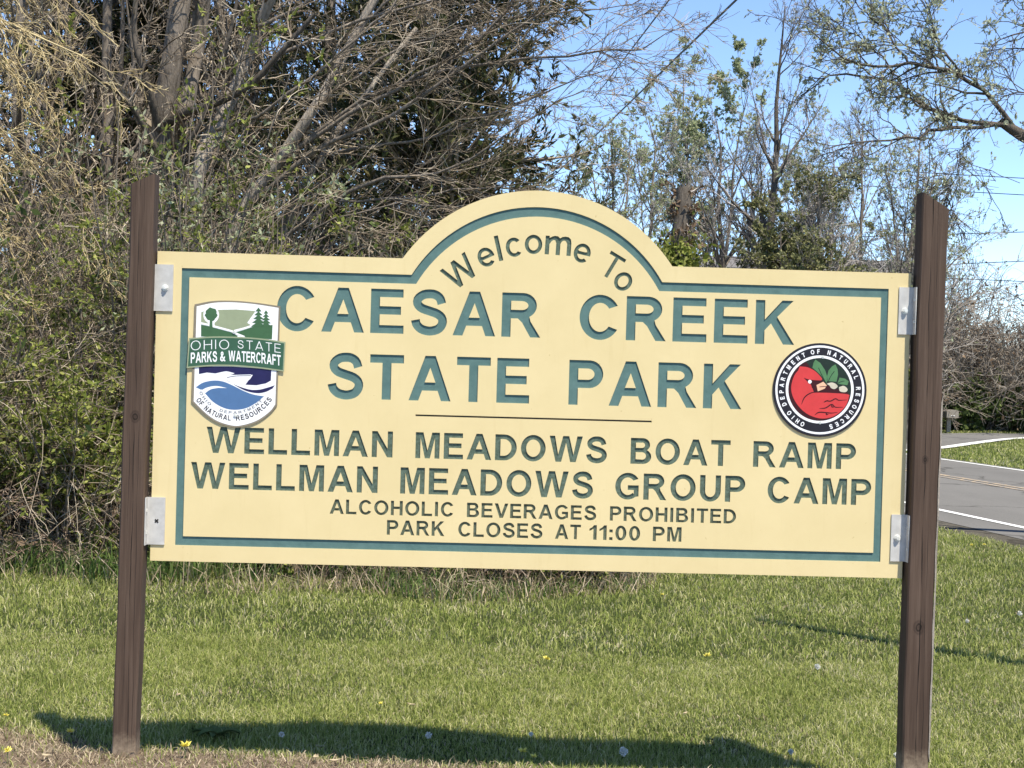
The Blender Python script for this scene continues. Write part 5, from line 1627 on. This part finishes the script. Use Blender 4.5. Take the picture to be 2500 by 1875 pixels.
def puffball(px, py, r, label):
    p = on_lawn(px, py + 20)
    x_, y_ = float(p[0]), float(p[1]); z_ = float(gz(x_, y_))
    t = empty("seed_head", (x_, y_, z_), label, "flower", "white dandelion seed heads")
    hgt = .075
    mb = MB(); mb.add(*tubes(np.array([[(x_, y_, z_ - .01), (x_ + .004, y_, z_ + hgt * .5), (x_, y_, z_ + hgt)]]), np.array([[.002, .0017, .0015]]), 5)); mb.build("stem", "stem", t)
    n = 150
    d = nrm(rg.normal(size=(n, 3)))
    c_ = np.array([x_, y_, z_ + hgt])
    V, F = leaves(rg, c_ + d * r * .75, d, r * .4, .9, .5)
    mb = MB(); mb.add(V, F)
    V, F = tubes(np.stack([np.repeat(c_[None], n, 0), c_ + d * r], 1), np.full((n, 2), .0004), 3); mb.add(V, F)
    mb.build("flower_head", "puff", t)
for px, py, r_, lab in ((925, 1604, .013, "white seed head standing in the board's shadow"), (1346, 1640, .017, "largest white seed head at the shadow's front edge"), (1765, 1448, .015, "white seed head on the lawn left of the right post"),
                        (2202, 1328, .015, "white seed head at the right edge of the lawn"), (607, 1603, .011, "small white seed head in the shadow, left part"), (1146, 1601, .009, "tiny white seed head in the middle of the shadow"), (2088, 1345, .011, "white seed head just right of the right post"),
                        (1935, 1647, .011, "white seed head near the shadow's right end"), (1707, 1640, .012, "greyish seed head left of the right post's foot")):
    puffball(px, py, r_, lab)
def litter(px, py, size, label, up=.02):
    p = on_lawn(px, py + 5)
    x_, y_ = float(p[0]), float(p[1]); z_ = float(gz(x_, y_)) + up
    a = rg.random() * 6.283
    n = 7
    u = np.linspace(-1, 1, n)
    w = (1 - u ** 2) * .42 + .03
    c_, s_ = math.cos(a), math.sin(a)
    V = []
    for q, ww in zip(u, w):
        for sg in (-1, 0, 1):
            lx, ly, lz = q * size, sg * ww * size, abs(sg) * .25 * size + .15 * size * q * q
            V.append((x_ + lx * c_ - ly * s_, y_ + lx * s_ + ly * c_, z_ + lz))
    F = [(k * 3 + j, k * 3 + j + 1, k * 3 + 4 + j, k * 3 + 3 + j) for k in range(n - 1) for j in (0, 1)]
    t = empty("dry_leaf", (x_, y_, z_), label, "leaf", "pale dry leaves on the ground")
    mb = MB(); mb.add(V, F); mb.build("blade", "dry_leaf", t)
for px, py, s_, lab in ((690, 1618, .022, "pale dry leaf lying in the board's shadow near the left post"), (682, 1643, .026, "pale dry leaf on the bare strip, left of centre"), (722, 1650, .024, "dry leaf beside it on the bare strip, nearer the middle"),
                        (888, 1527, .026, "upright whitish leaf on the lawn just behind the shadow"), (1085, 1652, .024, "dry leaf by the lower edge below the board's middle"), (385, 1505, .020, "pale leaf on the lawn right of the left post"),
                        (1480, 1545, .020, "whitish leaf on the lawn in front of the board's right half"), (100, 1640, .026, "dry leaf on the bare strip in the lower left"), (1955, 1735, .02, "pale leaf below the right post")):
    if py < 1660:
        litter(px, py, s_, lab)
# broad-leaved weed beside the left post
p = on_lawn(470, 1600)
t = empty("dock_weed", (float(p[0]), float(p[1]), float(p[2])), "broad-leaved green weed growing in the shadow right of the left post", "plant")
for k in range(11):
    a = 6.283 * k / 11 + rg.normal() * .2
    L_ = .075 + .045 * rg.random(); n = 9
    u = np.linspace(0, 1, n); w = .02 * np.sin(np.pi * np.clip(u * .93 + .06, 0, 1)) + .003
    r_ = L_ * u; z_ = .015 + L_ * (.75 * u - .62 * u ** 2) * (0.7 + .6 * rg.random())
    c_, s_ = math.cos(a), math.sin(a)
    V = []
    for q in range(n):
        for sg in (-1, 0, 1):
            V.append((p[0] + r_[q] * c_ - sg * w[q] * s_, p[1] + r_[q] * s_ + sg * w[q] * c_, float(p[2]) + z_[q] + abs(sg) * .012))
    F = [(i_ * 3 + j, i_ * 3 + j + 1, i_ * 3 + 4 + j, i_ * 3 + 3 + j) for i_ in range(n - 1) for j in (0, 1)]
    mb = MB(); mb.add(V, F); mb.build("leaf", "leaf_dark", t, smooth=True)
